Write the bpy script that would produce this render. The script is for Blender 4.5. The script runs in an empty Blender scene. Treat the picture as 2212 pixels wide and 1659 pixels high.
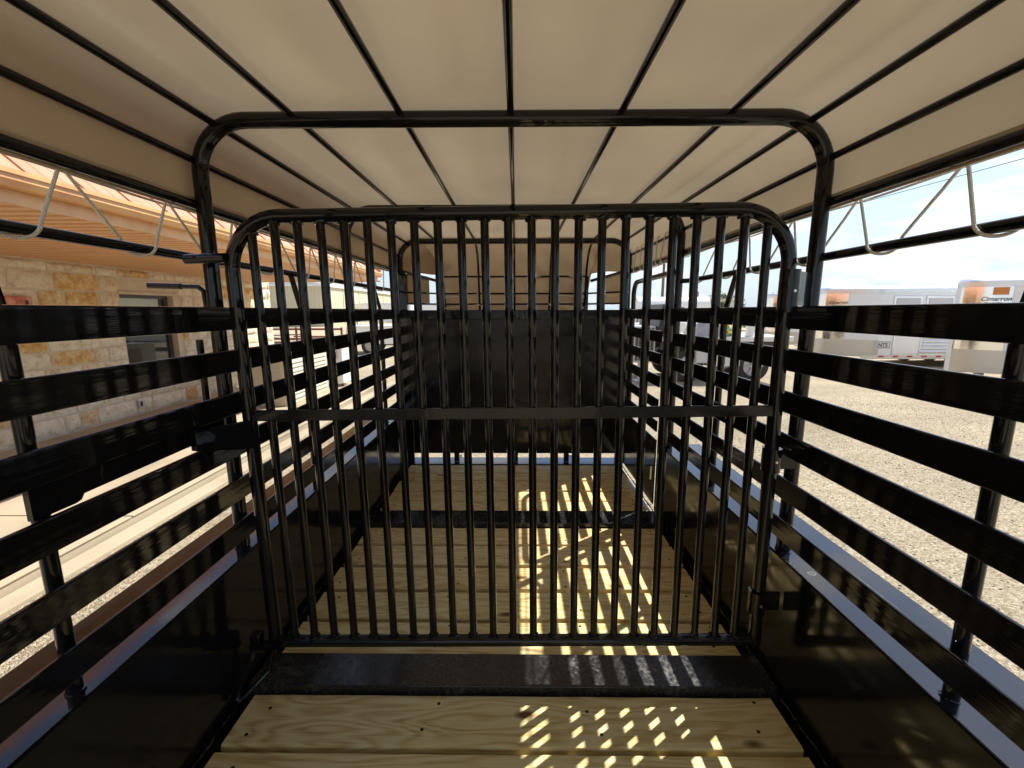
import bpy, bmesh, math, random
from mathutils import Vector, Matrix, noise as mn
R = math.radians
PI = math.pi
random.seed(7)
S = bpy.context.scene
C = S.collection

# ------------------------------------------------------------------ camera
CAM_POS = Vector((0.017, 0.0, 1.291))
th, ps, roll = R(9.649), R(0.5807), -0.0018
ct, st, cp, sp = math.cos(th), math.sin(th), math.cos(ps), math.sin(ps)
F = Vector((-sp*ct, cp*ct, -st)); Rv = Vector((cp, sp, 0)); U = Rv.cross(F)
c_, s_ = math.cos(roll), math.sin(roll)
Rr = Rv*c_ + U*s_; Ur = U*c_ - Rv*s_
cam_d = bpy.data.cameras.new('camera'); cam = bpy.data.objects.new('camera', cam_d); C.objects.link(cam)
M = Matrix((( Rr.x, Ur.x, -F.x, CAM_POS.x), (Rr.y, Ur.y, -F.y, CAM_POS.y), (Rr.z, Ur.z, -F.z, CAM_POS.z), (0, 0, 0, 1)))
cam.matrix_world = M
cam_d.sensor_width = 36; cam_d.lens = 36*929.8/2212; cam_d.clip_start = 0.02; cam_d.clip_end = 3000
S.camera = cam
S.render.resolution_x = 1024; S.render.resolution_y = 768

# ------------------------------------------------------------------ light
SUN_DIR = Vector((0.804*math.cos(R(53.8)), 0.595*math.cos(R(53.8)), math.sin(R(53.8)))).normalized()   # towards the sun
sun_d = bpy.data.lights.new('sun', 'SUN'); sun_d.energy = 4.2; sun_d.angle = R(0.5); sun_d.color = (1.0, 0.95, 0.86)
sun = bpy.data.objects.new('sun', sun_d); C.objects.link(sun)
sun.rotation_euler = SUN_DIR.to_track_quat('Z', 'Y').to_euler()

w = bpy.data.worlds.new('World'); S.world = w; w.use_nodes = True
nt = w.node_tree; nt.nodes.clear()
def N(nt, t, **kw):
    n = nt.nodes.new(t)
    for k, v in kw.items(): setattr(n, k, v)
    return n
out = N(nt, 'ShaderNodeOutputWorld'); bg = N(nt, 'ShaderNodeBackground'); bg.inputs['Strength'].default_value = 0.10
sky = N(nt, 'ShaderNodeTexSky', sky_type='NISHITA'); sky.sun_disc = False
sky.sun_elevation = R(53.8); sky.sun_rotation = math.atan2(SUN_DIR.x, SUN_DIR.y)
sky.air_density = 1.1; sky.dust_density = 0.6; sky.ozone_density = 1.5
tc = N(nt, 'ShaderNodeTexCoord'); mp = N(nt, 'ShaderNodeMapping'); mp.inputs['Scale'].default_value = (1, 1, 3.2)
nz = N(nt, 'ShaderNodeTexNoise'); nz.inputs['Scale'].default_value = 4.6; nz.inputs['Detail'].default_value = 9; nz.inputs['Roughness'].default_value = .58
cr = N(nt, 'ShaderNodeValToRGB'); cr.color_ramp.elements[0].position = .50; cr.color_ramp.elements[1].position = .62
sep = N(nt, 'ShaderNodeSeparateXYZ'); hz = N(nt, 'ShaderNodeMapRange')
hz.inputs['From Min'].default_value = 0.0; hz.inputs['From Max'].default_value = 0.30; hz.inputs['To Min'].default_value = 0.95; hz.inputs['To Max'].default_value = 0.0
mxm = N(nt, 'ShaderNodeMath', operation='MAXIMUM')
mix = N(nt, 'ShaderNodeMix', data_type='RGBA'); mix.inputs['B'].default_value = (6.6, 6.5, 6.3, 1)
L = nt.links.new
L(tc.outputs['Generated'], mp.inputs['Vector']); L(mp.outputs[0], nz.inputs['Vector']); L(nz.outputs['Fac'], cr.inputs[0])
L(tc.outputs['Generated'], sep.inputs[0]); L(sep.outputs['Z'], hz.inputs['Value'])
mixh = N(nt, 'ShaderNodeMix', data_type='RGBA'); mixh.inputs['B'].default_value = (3.4, 4.1, 4.75, 1)
L(hz.outputs[0], mixh.inputs['Factor']); L(sky.outputs[0], mixh.inputs['A']); L(mixh.outputs['Result'], mix.inputs['A'])
mc = N(nt, 'ShaderNodeMath', operation='MULTIPLY'); mc.inputs[1].default_value = .85; L(cr.outputs[0], mc.inputs[0]); L(mc.outputs[0], mix.inputs['Factor'])
L(mix.outputs['Result'], bg.inputs['Color']); L(bg.outputs[0], out.inputs[0])
S.view_settings.view_transform = 'Standard'; S.view_settings.look = 'None'
S.view_settings.exposure = 0.95; S.view_settings.gamma = 1
S.render.engine = 'CYCLES'
S.cycles.max_bounces = 10; S.cycles.diffuse_bounces = 6; S.cycles.glossy_bounces = 5

# ------------------------------------------------------------------ materials
def mat(name, col, rough=.5, metal=0, spec=.5, coat=0, bump=None, var=None, coords='Object'):
    """bump=(scale,strength,dist)  var=(scale, colour2, lo, hi)"""
    m = bpy.data.materials.new(name); m.use_nodes = True; t = m.node_tree; b = t.nodes['Principled BSDF']
    b.inputs['Base Color'].default_value = (*col, 1); b.inputs['Roughness'].default_value = rough; b.inputs['Metallic'].default_value = metal
    b.inputs['Specular IOR Level'].default_value = spec; b.inputs['Coat Weight'].default_value = coat; b.inputs['Coat Roughness'].default_value = .05
    tc = N(t, 'ShaderNodeTexCoord')
    if var:
        n = N(t, 'ShaderNodeTexNoise'); n.inputs['Scale'].default_value = var[0]; n.inputs['Detail'].default_value = 6
        r = N(t, 'ShaderNodeMapRange'); r.inputs['From Min'].default_value = var[2]; r.inputs['From Max'].default_value = var[3]
        x = N(t, 'ShaderNodeMix', data_type='RGBA'); x.inputs['A'].default_value = (*col, 1); x.inputs['B'].default_value = (*var[1], 1)
        t.links.new(tc.outputs[coords], n.inputs['Vector']); t.links.new(n.outputs['Fac'], r.inputs['Value']); t.links.new(r.outputs[0], x.inputs['Factor'])
        t.links.new(x.outputs['Result'], b.inputs['Base Color'])
    if bump:
        n = N(t, 'ShaderNodeTexNoise'); n.inputs['Scale'].default_value = bump[0]; n.inputs['Detail'].default_value = 4
        u = N(t, 'ShaderNodeBump'); u.inputs['Strength'].default_value = bump[1]; u.inputs['Distance'].default_value = bump[2]
        t.links.new(tc.outputs[coords], n.inputs['Vector']); t.links.new(n.outputs['Fac'], u.inputs['Height']); t.links.new(u.outputs[0], b.inputs['Normal'])
    return m

def ramp(t, stops):
    r = N(t, 'ShaderNodeValToRGB'); e = r.color_ramp.elements
    while len(e) > 1: e.remove(e[-1])
    e[0].position = stops[0][0]; e[0].color = (*stops[0][1], 1)
    for p, c in stops[1:]:
        k = e.new(p); k.color = (*c, 1)
    return r

def gloss_paint(name, sc, dist, r0, r1, strength=.3, detail=4):
    m = mat(name, (.007, .007, .008), .06, spec=.38); t = m.node_tree; b = t.nodes['Principled BSDF']
    tc = N(t, 'ShaderNodeTexCoord'); mp_ = N(t, 'ShaderNodeMapping'); mp_.inputs['Scale'].default_value = sc
    n = N(t, 'ShaderNodeTexNoise'); n.inputs['Scale'].default_value = 1; n.inputs['Detail'].default_value = detail
    u = N(t, 'ShaderNodeBump'); u.inputs['Strength'].default_value = strength; u.inputs['Distance'].default_value = dist
    t.links.new(tc.outputs['Object'], mp_.inputs[0]); t.links.new(mp_.outputs[0], n.inputs['Vector']); t.links.new(n.outputs['Fac'], u.inputs['Height']); t.links.new(u.outputs[0], b.inputs['Normal'])
    n3 = N(t, 'ShaderNodeTexNoise'); n3.inputs['Scale'].default_value = 6; n3.inputs['Detail'].default_value = 9
    r = N(t, 'ShaderNodeMapRange'); r.inputs['From Min'].default_value = .38; r.inputs['From Max'].default_value = .75; r.inputs['To Min'].default_value = r0; r.inputs['To Max'].default_value = r1
    t.links.new(tc.outputs['Object'], n3.inputs['Vector']); t.links.new(n3.outputs['Fac'], r.inputs['Value']); t.links.new(r.outputs[0], b.inputs['Roughness'])
    return m
M_BLACK = gloss_paint('black_paint', (22, 22, 22), .0012, .035, .12)
M_RAIL = gloss_paint('rail_paint', (40, 2.2, 75), .0012, .05, .15, .35)
M_SHEET = gloss_paint('sheet_paint', (2.0, 2.0, 2.0), .010, .09, .22, .5, 3)
M_LEDGE = gloss_paint('ledge_paint', (3, 3, 3), .003, .05, .12, .4, 3)
def ledge_marks():
    t = M_LEDGE.node_tree; b = t.nodes['Principled BSDF']; b.inputs['Specular IOR Level'].default_value = .75; tc = N(t, 'ShaderNodeTexCoord')
    wn = N(t, 'ShaderNodeTexNoise'); wn.inputs['Scale'].default_value = 14
    ad = N(t, 'ShaderNodeVectorMath', operation='MULTIPLY_ADD'); ad.inputs[1].default_value = (.03, .03, .03)
    t.links.new(tc.outputs['Object'], wn.inputs['Vector']); t.links.new(wn.outputs['Color'], ad.inputs[0]); t.links.new(tc.outputs['Object'], ad.inputs[2])
    v = N(t, 'ShaderNodeTexVoronoi'); v.inputs['Scale'].default_value = 9; t.links.new(ad.outputs[0], v.inputs['Vector'])
    r = ramp(t, [(0, (.12,)*3), (.09, (.10,)*3), (.105, (.45,)*3), (.125, (0,)*3)]); t.links.new(v.outputs['Distance'], r.inputs[0])
    sc = N(t, 'ShaderNodeSeparateColor'); t.links.new(v.outputs['Color'], sc.inputs[0])
    th_ = N(t, 'ShaderNodeMath', operation='GREATER_THAN'); th_.inputs[1].default_value = .62; t.links.new(sc.outputs[0], th_.inputs[0])
    m_ = N(t, 'ShaderNodeMath', operation='MULTIPLY'); t.links.new(r.outputs[0], m_.inputs[0]); t.links.new(th_.outputs[0], m_.inputs[1])
    x = N(t, 'ShaderNodeMix', data_type='RGBA'); x.inputs['A'].default_value = (.008, .009, .012, 1); x.inputs['B'].default_value = (.30, .31, .32, 1)
    t.links.new(m_.outputs[0], x.inputs['Factor']); t.links.new(x.outputs['Result'], b.inputs['Base Color'])
ledge_marks()

def dusty_paint():
    m = mat('dusty_black_plate', (.012, .012, .014), .28); t = m.node_tree; b = t.nodes['Principled BSDF']
    tc = N(t, 'ShaderNodeTexCoord')
    n = N(t, 'ShaderNodeTexNoise'); n.inputs['Scale'].default_value = 4; n.inputs['Detail'].default_value = 3
    n2 = N(t, 'ShaderNodeTexNoise'); n2.inputs['Scale'].default_value = 160; n2.inputs['Detail'].default_value = 5
    mu = N(t, 'ShaderNodeMath', operation='MULTIPLY')
    n2.inputs['Roughness'].default_value = .7; n2.inputs['Scale'].default_value = 70
    r = ramp(t, [(.19, (.010, .010, .012)), (.30, (.026, .026, .026)), (.42, (.13, .128, .122))])
    t.links.new(tc.outputs['Object'], n.inputs['Vector']); t.links.new(tc.outputs['Object'], n2.inputs['Vector'])
    t.links.new(n.outputs['Fac'], mu.inputs[0]); t.links.new(n2.outputs['Fac'], mu.inputs[1]); t.links.new(mu.outputs[0], r.inputs[0]); t.links.new(r.outputs[0], b.inputs['Base Color'])
    q = N(t, 'ShaderNodeMapRange'); q.inputs['From Min'].default_value = .18; q.inputs['From Max'].default_value = .36; q.inputs['To Min'].default_value = .11; q.inputs['To Max'].default_value = .45
    t.links.new(mu.outputs[0], q.inputs['Value']); t.links.new(q.outputs[0], b.inputs['Roughness'])
    return m
M_DUSTY = dusty_paint()

def wood():
    m = mat('treated_pine', (.4, .3, .15), .55, spec=.35); t = m.node_tree; b = t.nodes['Principled BSDF']
    tc = N(t, 'ShaderNodeTexCoord'); oi = N(t, 'ShaderNodeObjectInfo')
    # offset the coordinates per board
    mul = N(t, 'ShaderNodeVectorMath', operation='SCALE'); mul.inputs['Scale'].default_value = 37
    cb = N(t, 'ShaderNodeCombineXYZ'); add = N(t, 'ShaderNodeVectorMath', operation='ADD')
    t.links.new(oi.outputs['Random'], cb.inputs[0]); t.links.new(oi.outputs['Random'], cb.inputs[1]); t.links.new(oi.outputs['Random'], cb.inputs[2])
    t.links.new(cb.outputs[0], mul.inputs[0]); t.links.new(mul.outputs[0], add.inputs[0]); t.links.new(tc.outputs['Object'], add.inputs[1])
    def maps(sc):
        q = N(t, 'ShaderNodeMapping'); q.inputs['Scale'].default_value = sc; t.links.new(add.outputs[0], q.inputs['Vector']); return q
    warp = N(t, 'ShaderNodeTexNoise'); warp.inputs['Scale'].default_value = 1; warp.inputs['Detail'].default_value = 2.5; t.links.new(maps((1.1, 7, 7)).outputs[0], warp.inputs['Vector'])
    # rings: sine of warped field -> cathedral grain
    mm = N(t, 'ShaderNodeMath', operation='MULTIPLY'); mm.inputs[1].default_value = 95
    t.links.new(warp.outputs['Fac'], mm.inputs[0])
    sn = N(t, 'ShaderNodeMath', operation='SINE'); t.links.new(mm.outputs[0], sn.inputs[0])
    fine = N(t, 'ShaderNodeTexNoise'); fine.inputs['Scale'].default_value = 1; fine.inputs['Detail'].default_value = 5; t.links.new(maps((9, 260, 120)).outputs[0], fine.inputs['Vector'])
    a1 = N(t, 'ShaderNodeMath', operation='MULTIPLY_ADD'); a1.inputs[1].default_value = .26; t.links.new(sn.outputs[0], a1.inputs[0]); t.links.new(fine.outputs['Fac'], a1.inputs[2])
    big = N(t, 'ShaderNodeTexNoise'); big.inputs['Scale'].default_value = 1; big.inputs['Detail'].default_value = 4; t.links.new(maps((3, 9, 5)).outputs[0], big.inputs['Vector'])
    a2 = N(t, 'ShaderNodeMath', operation='MULTIPLY_ADD'); a2.inputs[1].default_value = .5; t.links.new(big.outputs['Fac'], a2.inputs[0]); t.links.new(a1.outputs[0], a2.inputs[2])
    r = ramp(t, [(.28, (.47, .32, .125)), (.50, (.63, .49, .225)), (.75, (.73, .60, .32)), (1.0, (.78, .67, .39))])
    t.links.new(a2.outputs[0], r.inputs[0])
    # knots
    vo = N(t, 'ShaderNodeTexVoronoi'); vo.inputs['Scale'].default_value = 1; vo.inputs['Randomness'].default_value = 1; t.links.new(maps((2.4, 5.6, 3)).outputs[0], vo.inputs['Vector'])
    kr = N(t, 'ShaderNodeMapRange'); kr.inputs['From Min'].default_value = .045; kr.inputs['From Max'].default_value = .11; kr.inputs['To Min'].default_value = 1; kr.inputs['To Max'].default_value = 0
    t.links.new(vo.outputs['Distance'], kr.inputs['Value'])
    kx = N(t, 'ShaderNodeMix', data_type='RGBA'); kx.inputs['B'].default_value = (.16, .075, .03, 1)
    t.links.new(kr.outputs[0], kx.inputs['Factor']); t.links.new(r.outputs[0], kx.inputs['A'])
    # per-board tone: greenish to tan
    hx = N(t, 'ShaderNodeMix', data_type='RGBA', blend_type='MULTIPLY'); hx.inputs['Factor'].default_value = .85
    rr = ramp(t, [(0, (.96, .98, .86)), (.5, (1, .98, .93)), (1, (1.0, .92, .82))]); t.links.new(oi.outputs['Random'], rr.inputs[0]); t.links.new(rr.outputs[0], hx.inputs['B'])
    t.links.new(kx.outputs['Result'], hx.inputs['A']); t.links.new(hx.outputs['Result'], b.inputs['Base Color'])
    u = N(t, 'ShaderNodeBump'); u.inputs['Strength'].default_value = .35; u.inputs['Distance'].default_value = .0015
    t.links.new(a2.outputs[0], u.inputs['Height']); t.links.new(u.outputs[0], b.inputs['Normal'])
    return m
M_WOOD = wood()

def tarp_mat(name, col, tr):
    m = bpy.data.materials.new(name); m.use_nodes = True; t = m.node_tree; t.nodes.clear()
    o = N(t, 'ShaderNodeOutputMaterial'); d = N(t, 'ShaderNodeBsdfPrincipled'); tl = N(t, 'ShaderNodeBsdfTranslucent'); mx = N(t, 'ShaderNodeMixShader'); mx.inputs[0].default_value = tr
    d.inputs['Roughness'].default_value = .42; d.inputs['Specular IOR Level'].default_value = .4
    tc = N(t, 'ShaderNodeTexCoord'); n = N(t, 'ShaderNodeTexNoise'); n.inputs['Scale'].default_value = 1.7; n.inputs['Detail'].default_value = 6
    r = ramp(t, [(.3, tuple(c*.88 for c in col)), (.7, tuple(min(1, c*1.08) for c in col))])
    t.links.new(tc.outputs['Object'], n.inputs['Vector']); t.links.new(n.outputs['Fac'], r.inputs[0]); t.links.new(r.outputs[0], d.inputs['Base Color']); t.links.new(r.outputs[0], tl.inputs['Color'])
    n2 = N(t, 'ShaderNodeTexNoise'); n2.inputs['Scale'].default_value = 420; n2.inputs['Detail'].default_value = 2
    u = N(t, 'ShaderNodeBump'); u.inputs['Strength'].default_value = .25; u.inputs['Distance'].default_value = .001
    t.links.new(tc.outputs['Object'], n2.inputs['Vector']); t.links.new(n2.outputs['Fac'], u.inputs['Height'])
    n3 = N(t, 'ShaderNodeTexNoise'); n3.inputs['Scale'].default_value = 2.6; n3.inputs['Detail'].default_value = 5; n3.inputs['Distortion'].default_value = .3
    u2 = N(t, 'ShaderNodeBump'); u2.inputs['Strength'].default_value = .28; u2.inputs['Distance'].default_value = .03
    t.links.new(tc.outputs['Object'], n3.inputs['Vector']); t.links.new(n3.outputs['Fac'], u2.inputs['Height']); t.links.new(u.outputs[0], u2.inputs['Normal']); t.links.new(u2.outputs[0], d.inputs['Normal']); t.links.new(u2.outputs[0], tl.inputs['Normal'])
    t.links.new(d.outputs[0], mx.inputs[1]); t.links.new(tl.outputs[0], mx.inputs[2]); t.links.new(mx.outputs[0], o.inputs[0])
    return m
M_TARP = tarp_mat('tan_tarp', (.53, .43, .295), .16)

def gravel():
    m = mat('gravel', (.42, .36, .27), .9, spec=.2); t = m.node_tree; b = t.nodes['Principled BSDF']
    tc = N(t, 'ShaderNodeTexCoord')
    v = N(t, 'ShaderNodeTexVoronoi'); v.inputs['Scale'].default_value = 68
    v2 = N(t, 'ShaderNodeTexVoronoi'); v2.inputs['Scale'].default_value = 150
    n = N(t, 'ShaderNodeTexNoise'); n.inputs['Scale'].default_value = .55; n.inputs['Detail'].default_value = 9; n.inputs['Roughness'].default_value = .7
    for q in (v, v2): t.links.new(tc.outputs['Object'], q.inputs['Vector'])
    gm_ = N(t, 'ShaderNodeMapping'); gm_.inputs['Scale'].default_value = (.45, 1.5, 1); gm_.inputs['Rotation'].default_value = (0, 0, R(12))
    t.links.new(tc.outputs['Object'], gm_.inputs[0]); t.links.new(gm_.outputs[0], n.inputs['Vector'])
    sp_ = N(t, 'ShaderNodeSeparateColor'); t.links.new(v.outputs['Color'], sp_.inputs[0])
    r = ramp(t, [(0, (.27, .215, .145)), (.35, (.41, .345, .24)), (.8, (.53, .455, .33)), (1, (.62, .55, .43))]); t.links.new(sp_.outputs[0], r.inputs[0])
    r2 = ramp(t, [(.3, (.74, .72, .68)), (.5, (.95, .94, .92)), (.7, (1.16, 1.13, 1.06))]); t.links.new(n.outputs['Fac'], r2.inputs[0])
    x = N(t, 'ShaderNodeMix', data_type='RGBA', blend_type='MULTIPLY'); x.inputs['Factor'].default_value = 1
    t.links.new(r.outputs[0], x.inputs['A']); t.links.new(r2.outputs[0], x.inputs['B']); t.links.new(x.outputs['Result'], b.inputs['Base Color'])
    ad = N(t, 'ShaderNodeMath', operation='ADD'); t.links.new(v.outputs['Distance'], ad.inputs[0]); t.links.new(v2.outputs['Distance'], ad.inputs[1])
    u = N(t, 'ShaderNodeBump'); u.invert = True; u.inputs['Strength'].default_value = .9; u.inputs['Distance'].default_value = .012
    t.links.new(ad.outputs[0], u.inputs['Height']); t.links.new(u.outputs[0], b.inputs['Normal'])
    return m
M_GRAVEL = gravel()

def stone():
    m = mat('limestone', (.6, .5, .35), .85, spec=.25); t = m.node_tree; b = t.nodes['Principled BSDF']
    g = N(t, 'ShaderNodeNewGeometry'); oi = N(t, 'ShaderNodeObjectInfo')
    n = N(t, 'ShaderNodeTexNoise'); n.inputs['Scale'].default_value = 9; n.inputs['Detail'].default_value = 9; n.inputs['Roughness'].default_value = .68
    t.links.new(g.outputs['Position'], n.inputs['Vector'])
    ra = ramp(t, [(.33, (.58, .46, .29)), (.47, (.80, .71, .53)), (.64, (.88, .83, .69))])       # cream stones
    rb = ramp(t, [(.33, (.50, .26, .08)), (.46, (.70, .43, .16)), (.56, (.78, .58, .29)), (.68, (.84, .74, .54))])   # ochre stones
    for q in (ra, rb): t.links.new(n.outputs['Fac'], q.inputs[0])
    st_ = N(t, 'ShaderNodeMapRange'); st_.inputs['From Min'].default_value = .67; st_.inputs['From Max'].default_value = .88
    t.links.new(oi.outputs['Random'], st_.inputs['Value'])
    x = N(t, 'ShaderNodeMix', data_type='RGBA'); t.links.new(st_.outputs[0], x.inputs['Factor']); t.links.new(ra.outputs[0], x.inputs['A']); t.links.new(rb.outputs[0], x.inputs['B'])
    t.links.new(x.outputs['Result'], b.inputs['Base Color'])
    n2 = N(t, 'ShaderNodeTexNoise'); n2.inputs['Scale'].default_value = 22; n2.inputs['Detail'].default_value = 8; n2.inputs['Roughness'].default_value = .7
    t.links.new(g.outputs['Position'], n2.inputs['Vector'])
    u = N(t, 'ShaderNodeBump'); u.inputs['Strength'].default_value = 1; u.inputs['Distance'].default_value = .035
    t.links.new(n2.outputs['Fac'], u.inputs['Height']); t.links.new(u.outputs[0], b.inputs['Normal'])
    return m
M_STONE = stone()
M_MORTAR = mat('mortar', (.62, .53, .39), .95, bump=(60, .6, .006), var=(6, (.52, .43, .31), .4, .7))
M_CONC = mat('concrete', (.41, .345, .245), .9, bump=(90, .3, .003), var=(1.1, (.27, .225, .16), .42, .72))
M_ROOF = mat('terracotta_metal', (.54, .27, .16), .4, var=(2, (.48, .21, .11), .4, .7))
M_SOFF = mat('soffit_metal', (.72, .43, .23), .5)
M_GUTTER = mat('gutter_metal', (.68, .40, .17), .4, var=(3, (.58, .28, .13), .45, .7))
M_DARKF = mat('dark_frame', (.05, .04, .035), .4)
M_GLASS = mat('dark_glass', (.02, .025, .028), .03, spec=.9)
M_SHADE = mat('pale_shade', (.45, .52, .45), .6)
M_WHITE = mat('white_paint', (.74, .74, .72), .35, var=(1.2, (.66, .66, .64), .4, .7))
M_WHITE2 = mat('white_gelcoat', (.84, .84, .83), .28)
M_GREY = mat('grey_panel', (.55, .55, .55), .4)
M_ALU = mat('aluminium', (.70, .71, .72), .28, metal=.85, bump=(12, .2, .004))
M_CHROME = mat('polished_metal', (.84, .84, .85), .12, metal=1, bump=(1.5, .3, .01))
M_BLK = mat('black_plastic', (.02, .02, .02), .5)
M_RUBBER = mat('rubber', (.028, .027, .026), .8)
M_RIM = mat('wheel_rim', (.45, .44, .42), .4, metal=.3)
M_ORANGE = mat('orange_reflection', (.62, .22, .05), .5)  # flat orange for the reflection painted on the polished nose
M_REDT = mat('red_tape', (.55, .03, .03), .4)
M_PIPE = mat('oxide_red_pipe', (.13, .03, .02), .5)
M_RUST = mat('rusty_steel', (.24, .10, .05), .8, var=(4, (.12, .05, .03), .4, .6))
M_ROPE = mat('cream_rope', (.80, .78, .70), .85)
M_BEIGE = mat('beige_siding', (.58, .53, .38), .6, var=(.5, (.52, .47, .33), .4, .7))
M_BEIGE2 = mat('cream_cabinet', (.55, .50, .38), .5)
M_PLASTICB = mat('blue_sticker', (.05, .25, .6), .5)
M_YEL = mat('yellow_cloth', (.70, .58, .05), .8, var=(9, (.05, .14, .10), .48, .52))
M_SHEETG = mat('grey_plastic_sheet', (.36, .37, .42), .35, bump=(9, 1, .05))
M_GREEN = mat('leaves', (.07, .11, .03), .7, var=(3, (.12, .15, .04), .4, .6))
M_GRASS = mat('grass', (.13, .20, .05), .9, var=(4, (.30, .28, .12), .45, .7))
M_BARK = mat('bark', (.12, .09, .06), .9)
M_WOODP = mat('pole_wood', (.16, .12, .09), .9)
M_BRASS = mat('brass', (.6, .45, .2), .3, metal=1)
M_SCREW = mat('dark_screw', (.03, .022, .015), .6, metal=.4)
M_PLAQ = mat('red_plaque', (.42, .09, .05), .5, var=(6, (.62, .28, .18), .45, .65))
M_PLAQ2 = mat('plaque_mesa', (.45, .17, .06), .6)
M_DIAM = mat('diamond_plate', (.62, .58, .50), .35, metal=.6)
def diam():
    t = M_DIAM.node_tree; b = t.nodes['Principled BSDF']; tc = N(t, 'ShaderNodeTexCoord'); mp_ = N(t, 'ShaderNodeMapping'); mp_.inputs['Rotation'].default_value = (0, R(45), 0)
    c = N(t, 'ShaderNodeTexChecker'); c.inputs['Scale'].default_value = 22; u = N(t, 'ShaderNodeBump'); u.inputs['Distance'].default_value = .006; u.inputs['Strength'].default_value = .6
    t.links.new(tc.outputs['Object'], mp_.inputs[0]); t.links.new(mp_.outputs[0], c.inputs['Vector']); t.links.new(c.outputs['Fac'], u.inputs['Height']); t.links.new(u.outputs[0], b.inputs['Normal'])
diam()

# ------------------------------------------------------------------ mesh helpers
class MB:
    def __init__(s): s.v = []; s.f = []; s.flat = True
    def add(s, vs, fs):
        o = len(s.v); s.v += [tuple(p) for p in vs]; s.f += [tuple(i+o for i in f) for f in fs]; return s
    def box(s, x0, x1, y0, y1, z0, z1, bev=0.0):
        if bev <= 0:
            return s.add([(x0,y0,z0),(x1,y0,z0),(x1,y1,z0),(x0,y1,z0),(x0,y0,z1),(x1,y0,z1),(x1,y1,z1),(x0,y1,z1)],
                         [(0,3,2,1),(4,5,6,7),(0,1,5,4),(1,2,6,5),(2,3,7,6),(3,0,4,7)])
        bm = bmesh.new(); bmesh.ops.create_cube(bm, size=1)
        for v in bm.verts:
            v.co = Vector(((x0+x1)/2+v.co.x*(x1-x0), (y0+y1)/2+v.co.y*(y1-y0), (z0+z1)/2+v.co.z*(z1-z0)))
        bmesh.ops.bevel(bm, geom=bm.edges[:], offset=bev, segments=2, affect='EDGES', profile=.5)
        bm.verts.index_update()
        s.add([v.co[:] for v in bm.verts], [[v.index for v in f.verts] for f in bm.faces]); bm.free(); return s
    def tube(s, pts, r, seg=12, caps=True, closed=False, radii=None):
        s.flat = False
        pts = [Vector(p) for p in pts]; n = len(pts); ring = []
        t0 = (pts[1]-pts[0]).normalized(); a = Vector((0,0,1)) if abs(t0.z) < .9 else Vector((1,0,0))
        u = (a - t0*a.dot(t0)).normalized()
        base = len(s.v)
        for i, p in enumerate(pts):
            if closed: t = (pts[(i+1) % n]-pts[i-1]).normalized()
            elif i == 0: t = t0
            elif i == n-1: t = (pts[-1]-pts[-2]).normalized()
            else: t = ((pts[i]-pts[i-1]).normalized()+(pts[i+1]-pts[i]).normalized()).normalized()
            u = (u - t*u.dot(t)).normalized(); v = t.cross(u)
            rr = radii[i] if radii else r
            for k in range(seg):
                q = 2*PI*k/seg; s.v.append(tuple(p+u*rr*math.cos(q)+v*rr*math.sin(q)))
        m = n if closed else n-1
        for i in range(m):
            for k in range(seg):
                a0 = base+i*seg+k; a1 = base+i*seg+(k+1) % seg; j = (i+1) % n; b0 = base+j*seg+k; b1 = base+j*seg+(k+1) % seg
                s.f.append((a0, a1, b1, b0))
        if caps and not closed:
            s.f.append(tuple(base+k for k in reversed(range(seg)))); s.f.append(tuple(base+(n-1)*seg+k for k in range(seg)))
        return s
    def prism(s, poly, axis, a, b):
        """poly 2D, extruded along axis 0/1/2 between a and b"""
        def P(p, t):
            if axis == 0: return (t, p[0], p[1])
            if axis == 1: return (p[0], t, p[1])
            return (p[0], p[1], t)
        n = len(poly); area = sum(poly[i][0]*poly[(i+1) % n][1]-poly[(i+1) % n][0]*poly[i][1] for i in range(n))
        pl = poly if (area > 0) != (axis == 1) else poly[::-1]
        vs = [P(p, a) for p in pl]+[P(p, b) for p in pl]
        fs = [tuple(reversed(range(n))), tuple(range(n, 2*n))]+[(i, (i+1) % n, n+(i+1) % n, n+i) for i in range(n)]
        if b < a: fs = [tuple(reversed(f)) for f in fs]
        return s.add(vs, fs)
    def grid(s, fn, nu, nv):
        s.flat = False
        vs = [fn(i/nu, j/nv) for i in range(nu+1) for j in range(nv+1)]
        fs = [(i*(nv+1)+j, (i+1)*(nv+1)+j, (i+1)*(nv+1)+j+1, i*(nv+1)+j+1) for i in range(nu) for j in range(nv)]
        return s.add(vs, fs)
    def mesh(s, name, mt, sharp=40):
        me = bpy.data.meshes.new(name); me.from_pydata(s.v, [], s.f); me.update()
        me.polygons.foreach_set('use_smooth', [True]*len(me.polygons)); me.set_sharp_from_angle(angle=R(sharp if not s.flat or sharp != 40 else 9))
        for q in (mt if isinstance(mt, list) else [mt]): me.materials.append(q)
        return me
    def build(s, name, mt, parent=None, loc=None, sharp=40, **kw):
        o = bpy.data.objects.new(name, s.mesh(name, mt, sharp)); C.objects.link(o); o.parent = parent
        if loc: o.location = loc
        for k, v in kw.items(): o[k] = v
        return o
def thing(name, label, cat, loc=(0,0,0), rz=0, group=None):
    o = bpy.data.objects.new(name, None); C.objects.link(o); o.location = loc; o.rotation_euler = (0, 0, rz); o.empty_display_size = .1
    o['label'] = label; o['category'] = cat
    if group: o['group'] = group
    return o
def inst(src, loc=None, parent=None, rot=None):
    o = src.copy(); C.objects.link(o); o.parent = parent if parent is not None else src.parent
    if loc is not None: o.location = loc
    if rot is not None: o.rotation_euler = rot
    return o
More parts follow.
